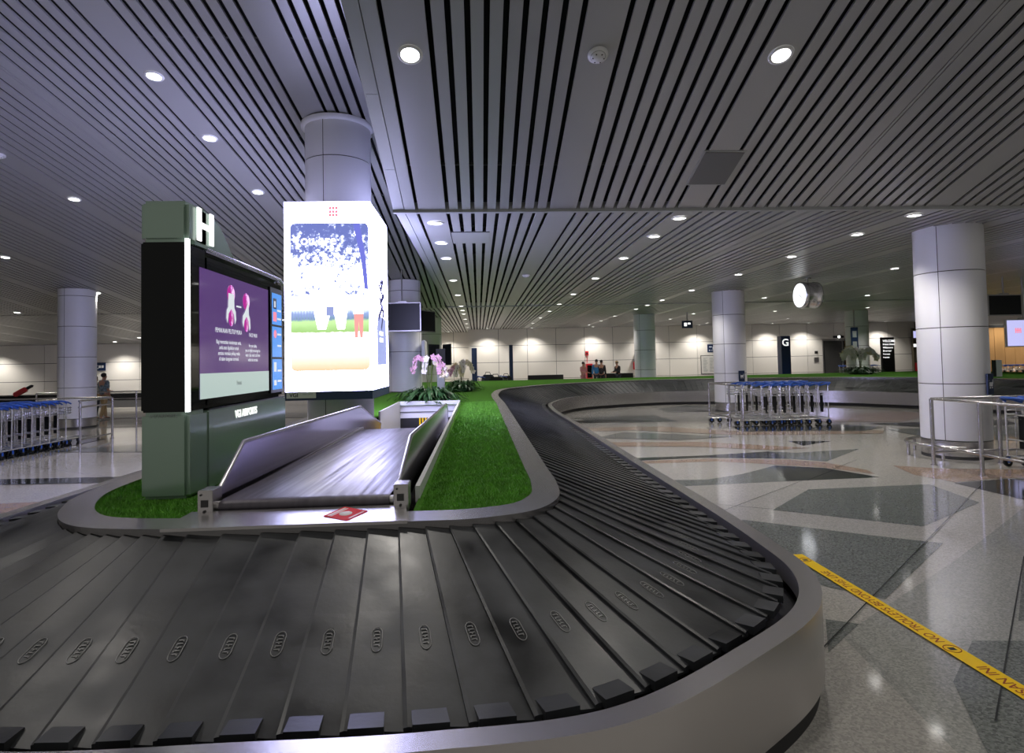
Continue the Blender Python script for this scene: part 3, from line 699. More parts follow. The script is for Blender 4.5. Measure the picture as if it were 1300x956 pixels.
K(text('belt_letter', 'H', .32, frame((KX+.012, KY0+.24, 2.735), (0, 1, 0), (0, 0, 1)), 'glow_white', ext=.006, bold=.006, xs=1.25))
K(text('maker_lettering', 'VGI AIRPORTS', .085, frame((KX+.003, 5.10, 1.375), (0, 1, 0), (0, 0, 1)), 'glow_white', ext=.002, bold=.001, xs=.85))
K(text('small_lettering', 'VGI AIRPORTS', .028, frame((-2.09, KY0-.002, 1.435), (1, 0, 0), (0, 0, 1)), 'greyink', ext=.001))

# ------------------------------------------------------------------ light box around the column
def poster_mat():
    m = bpy.data.materials.new('backlit_park_poster'); m.use_nodes = True; nt = m.node_tree; b = nt.nodes['Principled BSDF']
    b.inputs['Base Color'].default_value = (.3, .3, .35, 1)
    tc = N(nt, 'ShaderNodeTexCoord'); sx = N(nt, 'ShaderNodeSeparateXYZ'); nt.links.new(tc.outputs['Object'], sx.inputs[0])
    no = N(nt, 'ShaderNodeTexNoise'); no.inputs['Scale'].default_value = 14; no.inputs['Detail'].default_value = 9; no.inputs['Roughness'].default_value = .75
    nt.links.new(tc.outputs['Object'], no.inputs['Vector'])
    # foliage: dense near the top, thinning to white
    mr = N(nt, 'ShaderNodeMapRange'); mr.inputs[1].default_value = 2.95; mr.inputs[2].default_value = 3.72; mr.inputs[3].default_value = -.07; mr.inputs[4].default_value = .15
    nt.links.new(sx.outputs[2], mr.inputs[0])
    m3 = N(nt, 'ShaderNodeMapRange'); m3.inputs[1].default_value = 2.60; m3.inputs[2].default_value = 2.95; m3.inputs[3].default_value = .13; m3.inputs[4].default_value = 0
    nt.links.new(sx.outputs[2], m3.inputs[0])
    ad0 = N(nt, 'ShaderNodeMath', operation='ADD'); nt.links.new(m3.outputs[0], ad0.inputs[0]); nt.links.new(mr.outputs[0], ad0.inputs[1])
    ad = N(nt, 'ShaderNodeMath', operation='ADD'); nt.links.new(no.outputs[0], ad.inputs[0]); nt.links.new(ad0.outputs[0], ad.inputs[1])
    rp = N(nt, 'ShaderNodeValToRGB'); e = rp.color_ramp.elements
    e[0].position = .46; e[0].color = (5.0, 5.0, 6.0, 1); e[1].position = .58; e[1].color = (.12, .16, .50, 1)
    x = rp.color_ramp.elements.new(.52); x.color = (.75, .85, 1.3, 1)
    nt.links.new(ad.outputs[0], rp.inputs[0])
    # ground bands by height
    rb = N(nt, 'ShaderNodeValToRGB'); rb.color_ramp.interpolation = 'LINEAR'
    mz = N(nt, 'ShaderNodeMapRange'); mz.inputs[1].default_value = 1.67; mz.inputs[2].default_value = 3.0; nt.links.new(sx.outputs[2], mz.inputs[0])
    a2 = N(nt, 'ShaderNodeMath', operation='MULTIPLY_ADD'); a2.inputs[1].default_value = .06; nt.links.new(no.outputs[0], a2.inputs[0]); nt.links.new(mz.outputs[0], a2.inputs[2])
    nt.links.new(a2.outputs[0], rb.inputs[0]); cr = rb.color_ramp
    cr.elements[0].position = .05; cr.elements[0].color = (1.0, .66, .40, 1)
    cr.elements[1].position = .26; cr.elements[1].color = (1.5, 1.35, 1.2, 1)
    for p, c_ in ((.42, (4, 3.8, 3.5, 1)), (.44, (.35, .62, .18, 1)), (.55, (.62, .95, .40, 1)), (.575, (.18, .30, .45, 1)), (.63, (.30, .42, .75, 1)), (.70, (1.4, 1.5, 1.8, 1)), (.78, (5, 5, 6, 1))):
        z = cr.elements.new(p); z.color = c_
    st = N(nt, 'ShaderNodeMapRange'); st.inputs[1].default_value = 2.55; st.inputs[2].default_value = 2.75; nt.links.new(sx.outputs[2], st.inputs[0])
    mx = N(nt, 'ShaderNodeMix', data_type='RGBA'); nt.links.new(st.outputs[0], mx.inputs[0]); nt.links.new(rb.outputs[0], mx.inputs[6]); nt.links.new(rp.outputs[0], mx.inputs[7])
    nt.links.new(mx.outputs[2], b.inputs['Emission Color']); b.inputs['Emission Strength'].default_value = 1.0
    return m
M['poster'] = poster_mat()
M['p_blue'] = mat('poster_trunk_blue', (.1, .1, .2), .4, emit=(.16, .18, .68), es=1)
M['p_pink'] = mat('poster_trousers_pink', (.3, .1, .1), .4, emit=(1.0, .38, .36), es=1)
M['p_white'] = mat('poster_figure_white', (.5, .5, .5), .4, emit=(4, 4, 4.6), es=1)
M['p_ink'] = mat('poster_dark_ink', (.02, .02, .04), .4, emit=(.03, .03, .12), es=1)
M['p_greyblue'] = mat('poster_grey_blue', (.1, .1, .2), .4, emit=(.30, .36, .68), es=1)
lb = empty('advertising_lightbox', (-2.03, 9.15, 1.28), label='glowing white advertising light box with park poster wrapped around the thick column', cat='light box')
def LB(o): o.parent = lb; o.location = (2.03, -9.15, -1.28); return o
bx0, bx1, by0, by1 = -2.68, -1.49, 8.48, 10.04
b = MB(); r_h = .02
for q in ((bx0, bx1, by0, by0+.03), (bx0, bx1, by1-.03, by1), (bx0, bx0+.03, by0+.03, by1-.03), (bx1-.03, bx1, by0+.03, by1-.03)):
    b = MB(); b.box(q[0], q[1], q[2], q[3], 1.39, 4.05, 'boxwhite'); LB(b.build('light_panel'))
b = MB()
b = MB()
for q in ((bx0-.006, bx1+.006, by0-.006, by0+.03), (bx0-.006, bx1+.006, by1-.03, by1+.006), (bx0-.006, bx0+.03, by0+.03, by1-.03), (bx1-.03, bx1+.006, by0+.03, by1-.03)): b.box(*q, 1.27, 1.39, 'navy')
for z_, zz in ((1.275, 1.285), (4.03, 4.045)):
    m_ = 'navy' if z_ < 2 else 'white'; vs = []; K_ = 32
    cx_, cy_ = -2.15, 9.50
    for z__ in (z_, zz):
        for k in range(K_):
            t_ = 2*PI*k/K_; dx_, dy_ = math.cos(t_), math.sin(t_); vs.append((cx_+.505*dx_, cy_+.505*dy_, z__))
        for k in range(K_):
            t_ = 2*PI*k/K_; dx_, dy_ = math.cos(t_), math.sin(t_)
            tx = ((bx1 if dx_ > 0 else bx0)-cx_)/dx_ if abs(dx_) > 1e-6 else 1e9; ty = ((by1 if dy_ > 0 else by0)-cy_)/dy_ if abs(dy_) > 1e-6 else 1e9
            t2_ = max(min(tx, ty), .507); vs.append((cx_+dx_*t2_, cy_+dy_*t2_, z__))
    fs = [(k, (k+1) % K_, K_+(k+1) % K_, K_+k) for k in range(K_)]; fs += [tuple(2*K_+i for i in f)[::-1] for f in fs]
    b.add(vs, fs, m_); LB(b.build('base_tray' if z_ < 2 else 'top_cap')); b = MB()
def rrect(w, h, r, n_=6):
    P = []
    for cx_, cy_, a in ((w/2-r, h/2-r, 0), (-w/2+r, h/2-r, PI/2), (-w/2+r, -h/2+r, PI), (w/2-r, -h/2+r, 1.5*PI)):
        for k in range(n_+1): t = a+PI/2*k/n_; P.append((cx_+r*math.cos(t), cy_+r*math.sin(t)))
    return P
Tf = frame((-2.055, by0-.003, 2.71), (1, 0, 0), (0, 0, 1))
b = MB(); b.prism(rrect(1.08, 2.07, .07), 0, .004, 'poster', T=Tf); ps = LB(b.build('park_poster'))
def PF(P, m, z=.006): mbt.prism(P, .004, z, m, T=Tf)
mbt = MB(); PF([(.33, 1.03), (.42, 1.03), (.50, .55), (.53, .10), (.48, .10), (.44, .5)], 'p_blue'); mbt.build('tree_trunk', ps)
mbt = MB(); PF([(-.20, .05), (-.02, .08), (.20, .05), (.24, -.20), (.20, -.46), (.10, -.46), (.06, -.25), (.0, -.25), (-.06, -.46), (-.17, -.46), (-.22, -.22)], 'p_white'); PF([(.32, .0), (.44, .0), (.46, -.25), (.32, -.25)], 'p_white')
PF([(-.05, -.14), (.05, -.14), (.05, -.27), (-.05, -.27)], 'p_greyblue', .007); mbt.build('walking_figure', ps)
mbt = MB(); PF([(.33, -.25), (.46, -.25), (.45, -.58), (.41, -.58), (.395, -.35), (.38, -.58), (.34, -.58)], 'p_pink'); mbt.build('trousers', ps)
mbt = MB()
for i in range(26):
    x = -.52+i*.04
    if -.24 < x < .26 or .3 < x < .5: continue
    PF([(x, -.20), (x+.008, -.20), (x+.008, -.33), (x, -.33)], 'p_greyblue')
mbt.build('fence', ps)
for w_, x_ in (('You', -2.41), ('are', -2.08)): LB(text('poster_word', w_, .19, frame((x_, by0-.012, 3.50), (1, 0, 0), (0, 0, 1)), 'p_white', ext=.001))
b = MB()
for i in range(3):
    for j in range(3): b.box(-2.06+i*.045, -2.022+i*.045, by0-.008, by0-.001, 3.84+j*.048, 3.880+j*.048, 'scr_pink')
LB(b.build('poster_emblem'))
b = MB(); b.box(bx0+.02, bx0+.42, by0-.014, by0-.007, 1.30, 1.385, 'paper'); pl = LB(b.build('name_plate'))
text('plate_words', 'VGI', .075, frame((bx0+.12, by0-.0155, 1.342), (1, 0, 0), (0, 0, 1)), 'black', parent=pl, bold=.001)
text('plate_words', 'AIRPORTS', .032, frame((bx0+.31, by0-.0155, 1.355), (1, 0, 0), (0, 0, 1)), 'greyink', parent=pl)
# right face artwork: brush strokes, pale figure and grey-blue field
b = MB(); Tr = frame((bx1+.002, (by0+by1)/2+.1, 2.6), (0, 1, 0), (0, 0, 1))
b.prism([(-.42, -.86), (.44, -.86), (.44, -.15), (-.3, -.10), (-.42, -.3)], 0, .003, 'p_greyblue', T=Tr)
for (u, v, w, h, a) in ((-.10, -.05, .30, .05, .5), (.0, .05, .34, .045, -.6), (.05, .16, .26, .05, .4), (-.05, .28, .28, .04, -.4), (.06, .38, .2, .05, .7), (.0, .52, .06, .16, .1), (.1, -.12, .3, .04, .9), (-.1, .42, .18, .035, -.8)):
    b.box(-w*.8, w*.8, -h*.8, h*.8, .004, .008, 'p_ink', T=Tr @ Matrix.Translation((u, v, 0)) @ Matrix.Rotation(a, 4, 'Z'))
for v in (-.38, -.48): b.box(-.2, .1, v-.03, v+.03, .003, .005, 'p_white', T=Tr)
LB(b.build('side_poster'))

# ------------------------------------------------------------------ hanging clock
cl = empty('hanging_clock', (8.98, 15.75, 3.38), label='round double-faced clock with lit white dial hanging from the ceiling', cat='clock')
axis = Vector((-1, -.02, 0)).normalized(); sd_ = Vector((0, 0, 1)).cross(axis) * 1
Tc = frame((0, 0, 0), Vector((0, 0, 1)).cross(axis), (0, 0, 1))   # local z = axis towards viewer
b = MB(); b.lathe([(.30, -.24), (.355, -.235), (.36, -.15), (.345, -.14), (.345, .14), (.36, .15), (.355, .235), (.325, .24)], 'chrome', n=48, T=Tc); b.build('drum', cl)
for s in (1, -1):
    Ts = Tc if s == 1 else Tc @ Matrix.Rotation(PI, 4, 'Y')
    b = MB(); b.lathe([(.001, .238), (.33, .236)], 'clockface', n=40, T=Ts); fc = b.build('dial', cl)
    b = MB()
    for i in range(12):
        T = Ts @ Matrix.Rotation(i*PI/6, 4, 'Z'); b.box(-.006, .006, .27, .31, .238, .240, 'greyink', T=T)
    b.box(-.008, .008, -.03, .17, .240, .243, 'black', T=Ts @ Matrix.Rotation(-2.2, 4, 'Z')); b.box(-.005, .005, -.04, .26, .243, .246, 'black', T=Ts @ Matrix.Rotation(.55, 4, 'Z')); b.build('clock_hand', fc)
b = MB(); b.cyl((0, 0, .34), (0, 0, ZC-3.38), .02, 'steel_dark', n=10); b.cyl((0, 0, ZC-3.38-.03), (0, 0, ZC-3.38), .09, 'steel_dark', n=16); b.build('hanger', cl)

# ------------------------------------------------------------------ luggage trolleys
def make_trolley():
    """forward = +x; handle at x=0"""
    t = empty('luggage_trolley')
    b = MB(); r = .016
    for s in (-1, 1):
        b.tube([(0, s*.24, .16), (0, s*.25, .92), (-.02, s*.25, 1.0)], r, 'chrome', n=6)
        b.tube([(-.03, s*.27, .15), (.45, s*.24, .15), (.84, s*.16, .15)], r*1.1, 'chrome', n=6)
    b.tube([(.84, -.16, .15), (.88, 0, .15), (.84, .16, .15)], r, 'chrome', n=6); b.tube([(0, -.25, .42), (0, .25, .42)], r*.8, 'chrome', n=6)
    b.tube([(0, -.25, .80), (0, .25, .80)], r*.8, 'chrome', n=6); b.tube([(0, -.25, .17), (0, .25, .17)], r, 'chrome', n=6)
    for x in (.2, .42, .62): b.tube([(x, -.22, .155), (x, .22, .155)], .008, 'chrome', n=5)
    b.tube([(0, -.09, .17), (0, -.09, .80)], .006, 'chrome', n=5); b.tube([(0, .09, .17), (0, .09, .80)], .006, 'chrome', n=5)
    b.build('frame', t)
    b = MB(); b.tube([(.0, -.25, .985), (-.05, -.25, 1.035), (-.10, -.20, 1.05), (-.10, .20, 1.05), (-.05, .25, 1.035), (.0, .25, .985)], .021, 'blue', n=7)
    for s in (-1, 1): b.tube([(-.05, s*.25, 1.035), (.10, s*.22, 1.01), (.22, s*.20, .97)], .018, 'blue', n=6)
    b.build('handle', t)
    b = MB(); w = .0075
    for z in (.74, .80, .86): b.tube([(.0, -.22, z), (.26, -.19, z+.02), (.26, .19, z+.02), (.0, .22, z)], w, 'chrome', n=4)
    for k in range(5): y = -.18+.09*k; b.tube([(.0, y, .74), (.26, y*.9, .74), (.26, y*.9, .90)], w, 'chrome', n=4)
    for s in (-1, 1): b.tube([(.13, s*.205, .74), (.13, s*.205, .89)], w, 'chrome', n=4)
    b.build('basket', t)
    b = MB(); b.box(.01, .03, -.05, .05, .30, .78, 'black'); b.build('back_plate', t)
    for (x, y) in ((.0, -.25), (.0, .25), (.78, 0)):
        b = MB(); b.cyl((x, y-.018, .065), (x, y+.018, .065), .062, 'black', n=14); b.cyl((x, y-.020, .065), (x, y+.020, .065), .022, 'chrome', n=8)
        b.box(x-.02, x+.02, y-.024, y-.019, .06, .15, 'blue'); b.box(x-.02, x+.02, y+.019, y+.024, .06, .15, 'blue'); b.build('wheel', t)
    return t
tro = make_trolley(); first = True
onum = ['first', 'second', 'third', 'fourth', 'fifth', 'sixth', 'seventh', 'eighth', 'ninth', 'tenth', 'eleventh', 'twelfth', 'thirteenth', 'fourteenth', 'fifteenth', 'sixteenth', 'seventeenth', 'eighteenth']
def trolley_at(x, y, rz, lab, grp, z=0):
    global first
    c_ = tro if first else copy_tree(tro); first = False
    c_.location = (x, y, z); c_.rotation_euler = (0, 0, rz); tag(c_, lab, 'luggage trolley', grp)
for r, (x, n_, y0) in enumerate(((-9.85, 18, 14.55), (-10.62, 16, 14.6), (-11.40, 14, 14.6), (-12.18, 12, 14.6))):
    for i in range(n_):
        trolley_at(x+random.uniform(-.02, .02), y0-.27*i, PI/2+random.uniform(-.03, .03), 'blue-handled trolley, %s from the handrail in the %s row of the left bank' % (onum[i], ['nearest', 'second', 'third', 'rearmost'][r]), 'trolleys nested in the left bank')
for r, (y, n_) in enumerate(((14.9, 7), (15.75, 8))):
    for i in range(n_):
        trolley_at(8.75-.24*i-(.1 if r else 0), y+random.uniform(-.03, .03), PI+random.uniform(-.04, .04), 'blue-handled trolley in the middle bunch, %s from the right in the %s row' % (onum[i], ['front', 'rear'][r]), 'trolleys nested before the middle column')
for r, (y, n_) in enumerate(((8.45, 6), (7.75, 4))):
    for i in range(n_):
        trolley_at((7.98 if r == 0 else 8.0)+.27*i, y+random.uniform(-.02, .02), 0, 'blue-handled trolley behind the right handrail, %s from the rail in the %s row' % (onum[i], ['rear', 'front'][r]), 'trolleys nested by the right handrail')
for i in range(9):
    trolley_at(22.9+.27*i, 36.6, 0, 'distant trolley parked before the bronze doorway, %s from the left' % onum[i], 'trolleys parked at the back doorway')
for i in range(8):
    trolley_at(26.6+.33*i, 28.9, PI/2, 'distant trolley parked along the wood-panelled wall, %s from the left' % onum[i], 'trolleys along the wood wall')

# ------------------------------------------------------------------ handrails
def rail(label, tubes, posts, r=.021, pr=.028, h=1.03):
    t = empty('handrail', (*posts[0], 0), label=label, cat='handrail'); x0, y0 = posts[0]
    for p in tubes:
        b = MB(); b.tube([(q[0]-x0, q[1]-y0, q[2]) for q in p], r, 'steel', n=10); b.build('rail', t)
    for p in posts:
        b = MB(); b.cyl((p[0]-x0, p[1]-y0, 0), (p[0]-x0, p[1]-y0, h), pr, 'steel', n=12); b.cyl((p[0]-x0, p[1]-y0, 0), (p[0]-x0, p[1]-y0, .012), pr*1.6, 'steel', n=14); b.build('post', t)
    return t
rail('stainless handrail with two tubes enclosing the right-hand trolleys before the big column',
     [[(7.95, 6.6, .62), (7.15, 6.85, .98), (7.06, 7.1, 1.03), (7.05, 9.0, 1.03)], [(7.05, 9.0, 1.03), (8.15, 9.0, 1.03), (10.6, 9.0, 1.03)], [(7.05, 6.8, .30), (7.05, 9.0, .30)], [(7.05, 9.0, .20), (8.15, 9.0, .20), (10.6, 9.0, .20)]],
     [(7.05, 9.0), (7.05, 8.1), (7.05, 7.0), (8.15, 9.0), (10.6, 9.0)])
rail('stainless handrail at the left end of the middle trolley bunch',
     [[(6.42, 14.3, .2), (6.42, 14.3, .93), (6.42, 14.42, 1.03), (6.42, 16.45, 1.03)], [(6.42, 16.45, 1.03), (9.1, 16.45, 1.03)], [(6.42, 14.3, .2), (6.42, 16.45, .2)], [(6.42, 16.45, .2), (9.1, 16.45, .2)]],
     [(6.42, 16.45), (6.42, 15.1), (6.42, 14.34), (9.1, 16.45)])
rail('stainless handrail closing the end of the left trolley bank',
     [[(-9.42, 14.7, 1.03), (-9.42, 16.0, 1.03)], [(-9.42, 15.95, 1.05), (-14.5, 15.95, 1.05)], [(-9.42, 14.7, .88), (-9.42, 16.0, .88)], [(-9.42, 14.7, .12), (-9.42, 16.0, .12)]],
     [(-9.42, 14.75), (-9.42, 16.0), (-14.5, 15.95)])
rail('stainless queue rail standing beyond the left trolleys beside the two people',
     [[(-14.4, 20.4, 1.03), (-9.0, 20.4, 1.03)], [(-14.4, 20.4, .8), (-9.0, 20.4, .8)], [(-14.4, 20.4, .15), (-9.0, 20.4, .15)]],
     [(-11.25, 20.4), (-14.4, 20.4), (-9.0, 20.4)])
# low bumper ring around the big column
b = MB(); b.tube([(8.05+.72*math.cos(t), 9.75+.72*math.sin(t), .22) for t in [PI*.55+k*PI/14 for k in range(12)]], .028, 'steel', n=8)
for t in (PI*.6, PI*.9, PI*1.2): b.cyl((8.05+.72*math.cos(t), 9.75+.72*math.sin(t), 0), (8.05+.72*math.cos(t), 9.75+.72*math.sin(t), .22), .025, 'steel', n=10)
tag(b.build('bumper_rail'), 'low curved stainless bumper rail around the foot of the large right column', 'bumper rail')

# ------------------------------------------------------------------ floor tape
tp = empty('floor_tape', (2.74, 3.4, .012), label='yellow floor tape with dark red warning lettering beside the carousel corner', cat='floor tape')
b = MB(); b.box(-.055, .055, -1.4, 1.75, 0, .0006, 'yellow'); b.build('tape', tp)
def word_run(words, y0, size):
    y = y0
    for w_ in words:
        o = text('tape_word', w_, size, frame((0, 0, .0009), (0, 1, 0), (-1, 0, 0)), 'redink', parent=tp, ext=.0002, bold=.0006, xs=.92, align='LEFT')
        wy = max(v.co.y for v in o.data.vertices); o.location = (0, y, 0); y += wy+.03
word_run(['NO', 'TROLLEYS', 'BEYOND', 'THIS', 'LINE'], .10, .085); word_run(['MELEPASI', 'GARISAN', 'INI'], -.98, .085)
for y in (.02, 1.60):
    b = MB(); b.tube([(.045*math.cos(k*PI/8), y+.045*math.sin(k*PI/8), .0012) for k in range(16)], .003, 'redink', n=4, closed=True); b.box(-.02, .02, y-.016, y+.016, .0008, .0014, 'black'); b.build('emblem', tp)

# ------------------------------------------------------------------ hanging monitors and signs
def monitor(name, c_, w, h, d, ztop, label, face, rz=0, frame_m='steel_dark', cat='monitor'):
    t = empty(name, c_, rz=rz, label=label, cat=cat)
    b = MB(); b.box(-w/2, w/2, -d/2, d/2, -h/2, h/2, frame_m, bev=.008); b.build('casing', t)
    b = MB(); b.box(-w/2+.03, w/2-.03, -d/2-.004, -d/2+.001, -h/2+.03, h/2-.03, face); s_ = b.build('screen', t)
    if ztop: b = MB(); b.cyl((0, 0, h/2), (0, 0, ztop-c_[2]), .022, frame_m, n=10); b.box(-.14, .14, -.04, .04, h/2, h/2+.04, frame_m); b.build('ceiling_pole', t)
    return t, s_
monitor('hanging_monitor', (-2.16, 17.3, 3.09), 1.08, .83, .12, zl(17.3), 'switched-off black monitor hanging in front of the monitor column', 'black')
monitor('hanging_monitor', (-1.52, 17.7, 2.98), .8, .64, .10, None, 'black monitor turned sideways at the right of the monitor column', 'black', rz=1.0)
monitor('hanging_monitor', (14.78, 16.0, 3.04), 1.0, .60, .10, ZC, 'switched-off black monitor hanging at the right behind the large column', 'black')
t, s_ = monitor('information_screen', (15.35, 16.0, 2.25), 1.12, .78, .07, ZC, 'lit lilac information screen hanging at the right edge', 'scr_lilac', cat='screen')
b = MB()
for i in range(4): b.box(-.30+i*.05, -.27+i*.05, -.042, -.038, .0, .14, 'scr_pink')
b.box(-.30, -.12, -.042, -.038, .06, .09, 'scr_pink'); b.build('screen_logo', s_)
# displays strapped around the second column
b = MB(); b.box(-2.86, -2.78, 18.3, 19.0, 1.9, 2.55, 'black', bev=.01); tag(b.build('column_monitor'), 'black monitor edge-on at the left flank of the monitor column', 'monitor')
b = MB(); b.box(-1.70, -1.60, 18.1, 18.9, 1.75, 2.45, 'white', bev=.03); tag(b.build('column_cabinet'), 'white rounded cabinet at the right flank of the monitor column', 'cabinet')
# post with back-to-back dark displays behind the orchid
t = empty('display_post', (-1.0, 16.0, .886), label='grey post carrying two dark displays behind the pink orchid', cat='display post')
b = MB(); b.box(-.10, .10, -.06, .06, 0, .86, 'tile', bev=.01); b.build('post', t)
for s in (-1, 1): b = MB(); b.box(-.02, .02, -.26, .26, .80, 1.36, 'black', bev=.005, T=Matrix.Translation((s*.17, 0, 0)) @ Matrix.Rotation(s*.45, 4, 'Z')); b.build('display', t)
b = MB(); b.box(-.12, .12, -.03, .03, .84, 1.24, 'blackmatte'); b.build('bracket', t)

def sign(name, c_, w, h, words, label, m='navy', rz=0, size=.12, cat='sign', ink='whiteink', d=.03, boxes=()):
    t = empty(name, c_, rz=rz, label=label, cat=cat)
    b = MB(); b.box(-w/2, w/2, -d/2, d/2, -h/2, h/2, m, bev=.004); b.build('board', t)
    if words: text('sign_words', words, size, frame((0, -d/2-.001, 0), (1, 0, 0), (0, 0, 1)), ink, parent=t, ext=.001)
    if boxes:
        b = MB()
        for (x0, x1, z0, z1, mm) in boxes: b.box(x0, x1, -d/2-.004, -d/2, z0, z1, mm)
        b.build('pictogram', t)
    return t
arrow = ((-.28, -.10, .06, .12, 'whiteink'), (-.05, .12, -.08, .10, 'whiteink'), (.16, .30, -.08, .10, 'whiteink'), (-.30, -.22, -.16, -.10, 'whiteink'), (-.14, -.08, -.16, -.10, 'whiteink'))
sign('wall_sign', (15.4, YW-.03, 2.34), .80, .52, None, 'small navy direction sign on the back wall above the framed notice', boxes=arrow)
sign('wall_sign', (-19.45, 31.95, 1.92), .60, .40, None, 'navy direction sign on the left wall above the two people', boxes=[(a*.7, b2*.7, c1*.7, c2*.7, mm) for a, b2, c1, c2, mm in arrow])
t = sign('hanging_sign', (9.62, 27, 3.28), .5, .34, None, 'small navy sign hanging near the distant round column', boxes=((-.15, -.02, -.08, .08, 'glow_white'), (.02, .15, .0, .08, 'glow_white')))
b = MB(); b.cyl((0, 0, .17), (0, 0, ZC-3.28), .03, 'steel_dark', n=8); b.build('hanger', t)
cart = [(-.075, -.06, .05, .062, 'whiteink'), (-.06, .055, -.035, .03, 'whiteink'), (-.05, -.02, -.07, -.045, 'whiteink'), (.02, .05, -.07, -.045, 'whiteink'), (.055, .068, .0, .075, 'whiteink')]
sign('trolley_sign', (8.28, 9.285, 1.22), .20, .34, None, 'small navy sign with white trolley pictogram on the large right column', boxes=cart, rz=.48)
sign('trolley_sign', (8.25, 18.405, 1.14), .22, .34, None, 'small navy sign with white trolley pictogram on the column behind the middle trolleys', boxes=cart, rz=.30)
t = sign('hanging_sign', (17.75, 27.3, 2.35), .35, 1.35, None, 'tall navy sign edge between the bronze doorway and the distant green-lit column', boxes=((-.10, .1, .2, .5, 'greyink'), (-.1, .1, -.3, .0, 'greyink')))
b = MB(); b.cyl((0, 0, .67), (0, 0, ZC-2.35), .03, 'steel_dark', n=8); b.build('hanger', t)
t = sign('welcome_board', (21.25, 30, 1.62), .68, 1.95, None, 'dark upright board with white welcome lettering in several languages', m='blackmatte', d=.12)
b = MB(); b.box(-.3, .3, -.05, .05, -1.62, -.97, 'blackmatte'); b.build('plinth', t)
for i, (w_, s) in enumerate((('WELCOME', .16), ('Selamat Datang', .12), ('Willkommen', .12), ('Bienvenue', .13), ('Benvenuto', .10), ('Bem-vindo', .09))):
    text('board_words', w_, s, frame((-.28, -.065, .78-.17*i), (1, 0, 0), (0, 0, 1)), 'glow_white', parent=t, align='LEFT', bold=.004, xs=.85)
# framed notice
t = empty('framed_notice', (15.2, YW-.03, 1.27), label='large framed white notice sheet in columns on the back wall', cat='notice')
b = MB(); b.box(-.68, .68, -.02, .015, -.62, .62, 'steel', bev=.004); b.build('frame', t)
b = MB(); b.box(-.63, .63, -.024, -.02, -.57, .57, 'paper'); b.build('sheet', t)
b = MB()
for cx_ in (-.36, .06, .45):
    for i in range(14): b.box(cx_-.15, cx_+random.uniform(.02, .15), -.026, -.024, .42-.068*i, .445-.068*i, 'greyink')
b.build('print', t)
# pillars of the neighbouring belts
def letter_pillar(x, y, w, h, letter, label, rz=0):
    t = empty('letter_pillar', (x, y, 0), rz=rz, label=label, cat='sign pillar')
    b = MB(); b.box(-w/2, w/2, -.22, .22, 0, h, 'navy', bev=.01); b.build('pillar', t)
    if letter: text('belt_letter', letter, .5, frame((-w*.05, -.225, h-.35), (1, 0, 0), (0, 0, 1)), 'glow_white', parent=t, bold=.006)
letter_pillar(15.72, 30, .48, 2.76, 'G', 'navy upright pillar with white letter G beyond the far belt')
letter_pillar(1.68, 30.9, .18, 2.6, None, 'thin dark upright pillar seen edge-on left of the red fire cabinet')
letter_pillar(-.20, 30, .26, 2.45, None, 'grey-blue leaning pillar next to the corner of the back wall')
# fire cabinet, bell, extinguisher, service cabinet
t = empty('fire_cabinet', (7.12, YW-.2, 0), label='red fire hose cabinet against the back wall between the standing people', cat='fire cabinet')
b = MB(); b.box(-.2, .2, -.16, .16, .5, 1.5, 'red', bev=.01); b.build('cabinet', t)
b = MB(); b.box(-.2, .2, -.14, .14, 0, .5, 'steel_dark'); b.build('stand', t)
b = MB(); b.box(-.15, .15, -.17, -.16, .6, 1.4, 'gloss'); b.build('door', t)
b = MB(); b.box(6.93, 7.13, YW-.08, YW-.01, 2.03, 2.31, 'red', bev=.01); b.cyl((7.03, YW-.03, 1.55), (7.03, YW-.03, 2.03), .015, 'red', n=8); b.cyl((7.03, YW-.10, 2.17), (7.03, YW-.08, 2.17), .06, 'blackmatte', n=14)
tag(b.build('fire_bell'), 'small red fire alarm box high on the wall above the fire cabinet', 'fire alarm')
t = empty('fire_extinguisher', (10.1, YW-.12, 1.05), label='red fire extinguisher hung on the wall left of the grey service cabinet', cat='fire extinguisher')
b = MB(); b.lathe([(.001, 0), (.075, .01), (.08, .05), (.08, .42), (.05, .50), (.02, .54)], 'red', n=16); b.build('cylinder', t)
b = MB(); b.box(-.03, .03, -.03, .03, .54, .60, 'black'); b.tube([(.03, 0, .57), (.10, 0, .50), (.10, 0, .25)], .012, 'black', n=6); b.build('nozzle', t)
t = empty('service_cabinet', (10.6, YW-.25, 0), label='pale service cabinet with red panel beside the distant round column', cat='cabinet')
b = MB(); b.box(-.42, .42, -.2, .2, 0, 2.15, 'white', bev=.01); b.build('body', t)
b = MB(); b.box(-.2, .3, -.21, -.2, 1.25, 1.6, 'red'); b.build('red_panel', t)
b = MB(); b.box(-.3, .35, -.21, -.2, 1.75, 2.1, 'greyink'); b.build('display', t)
# call panel beside the doorway
b = MB(); b.box(22.2, 22.5, YW-.05, YW-.01, 1.30, 1.60, 'steel_dark'); b.box(22.25, 22.45, YW-.05, YW-.01, 1.85, 2.02, 'blackmatte'); tag(b.build('wall_panel'), 'small grey control panels on the wall left of the bronze doorway', 'control panel')
b = MB(); b.box(23.55, 24.25, YW-.10, YW-.01, 2.86, 3.0, 'blackmatte'); b.cyl((23.9, YW-.13, 2.93), (23.9, YW-.10, 2.93), .07, 'lamp', n=14); tag(b.build('exit_lamp'), 'small emergency lamp above the bronze doorway', 'lamp')
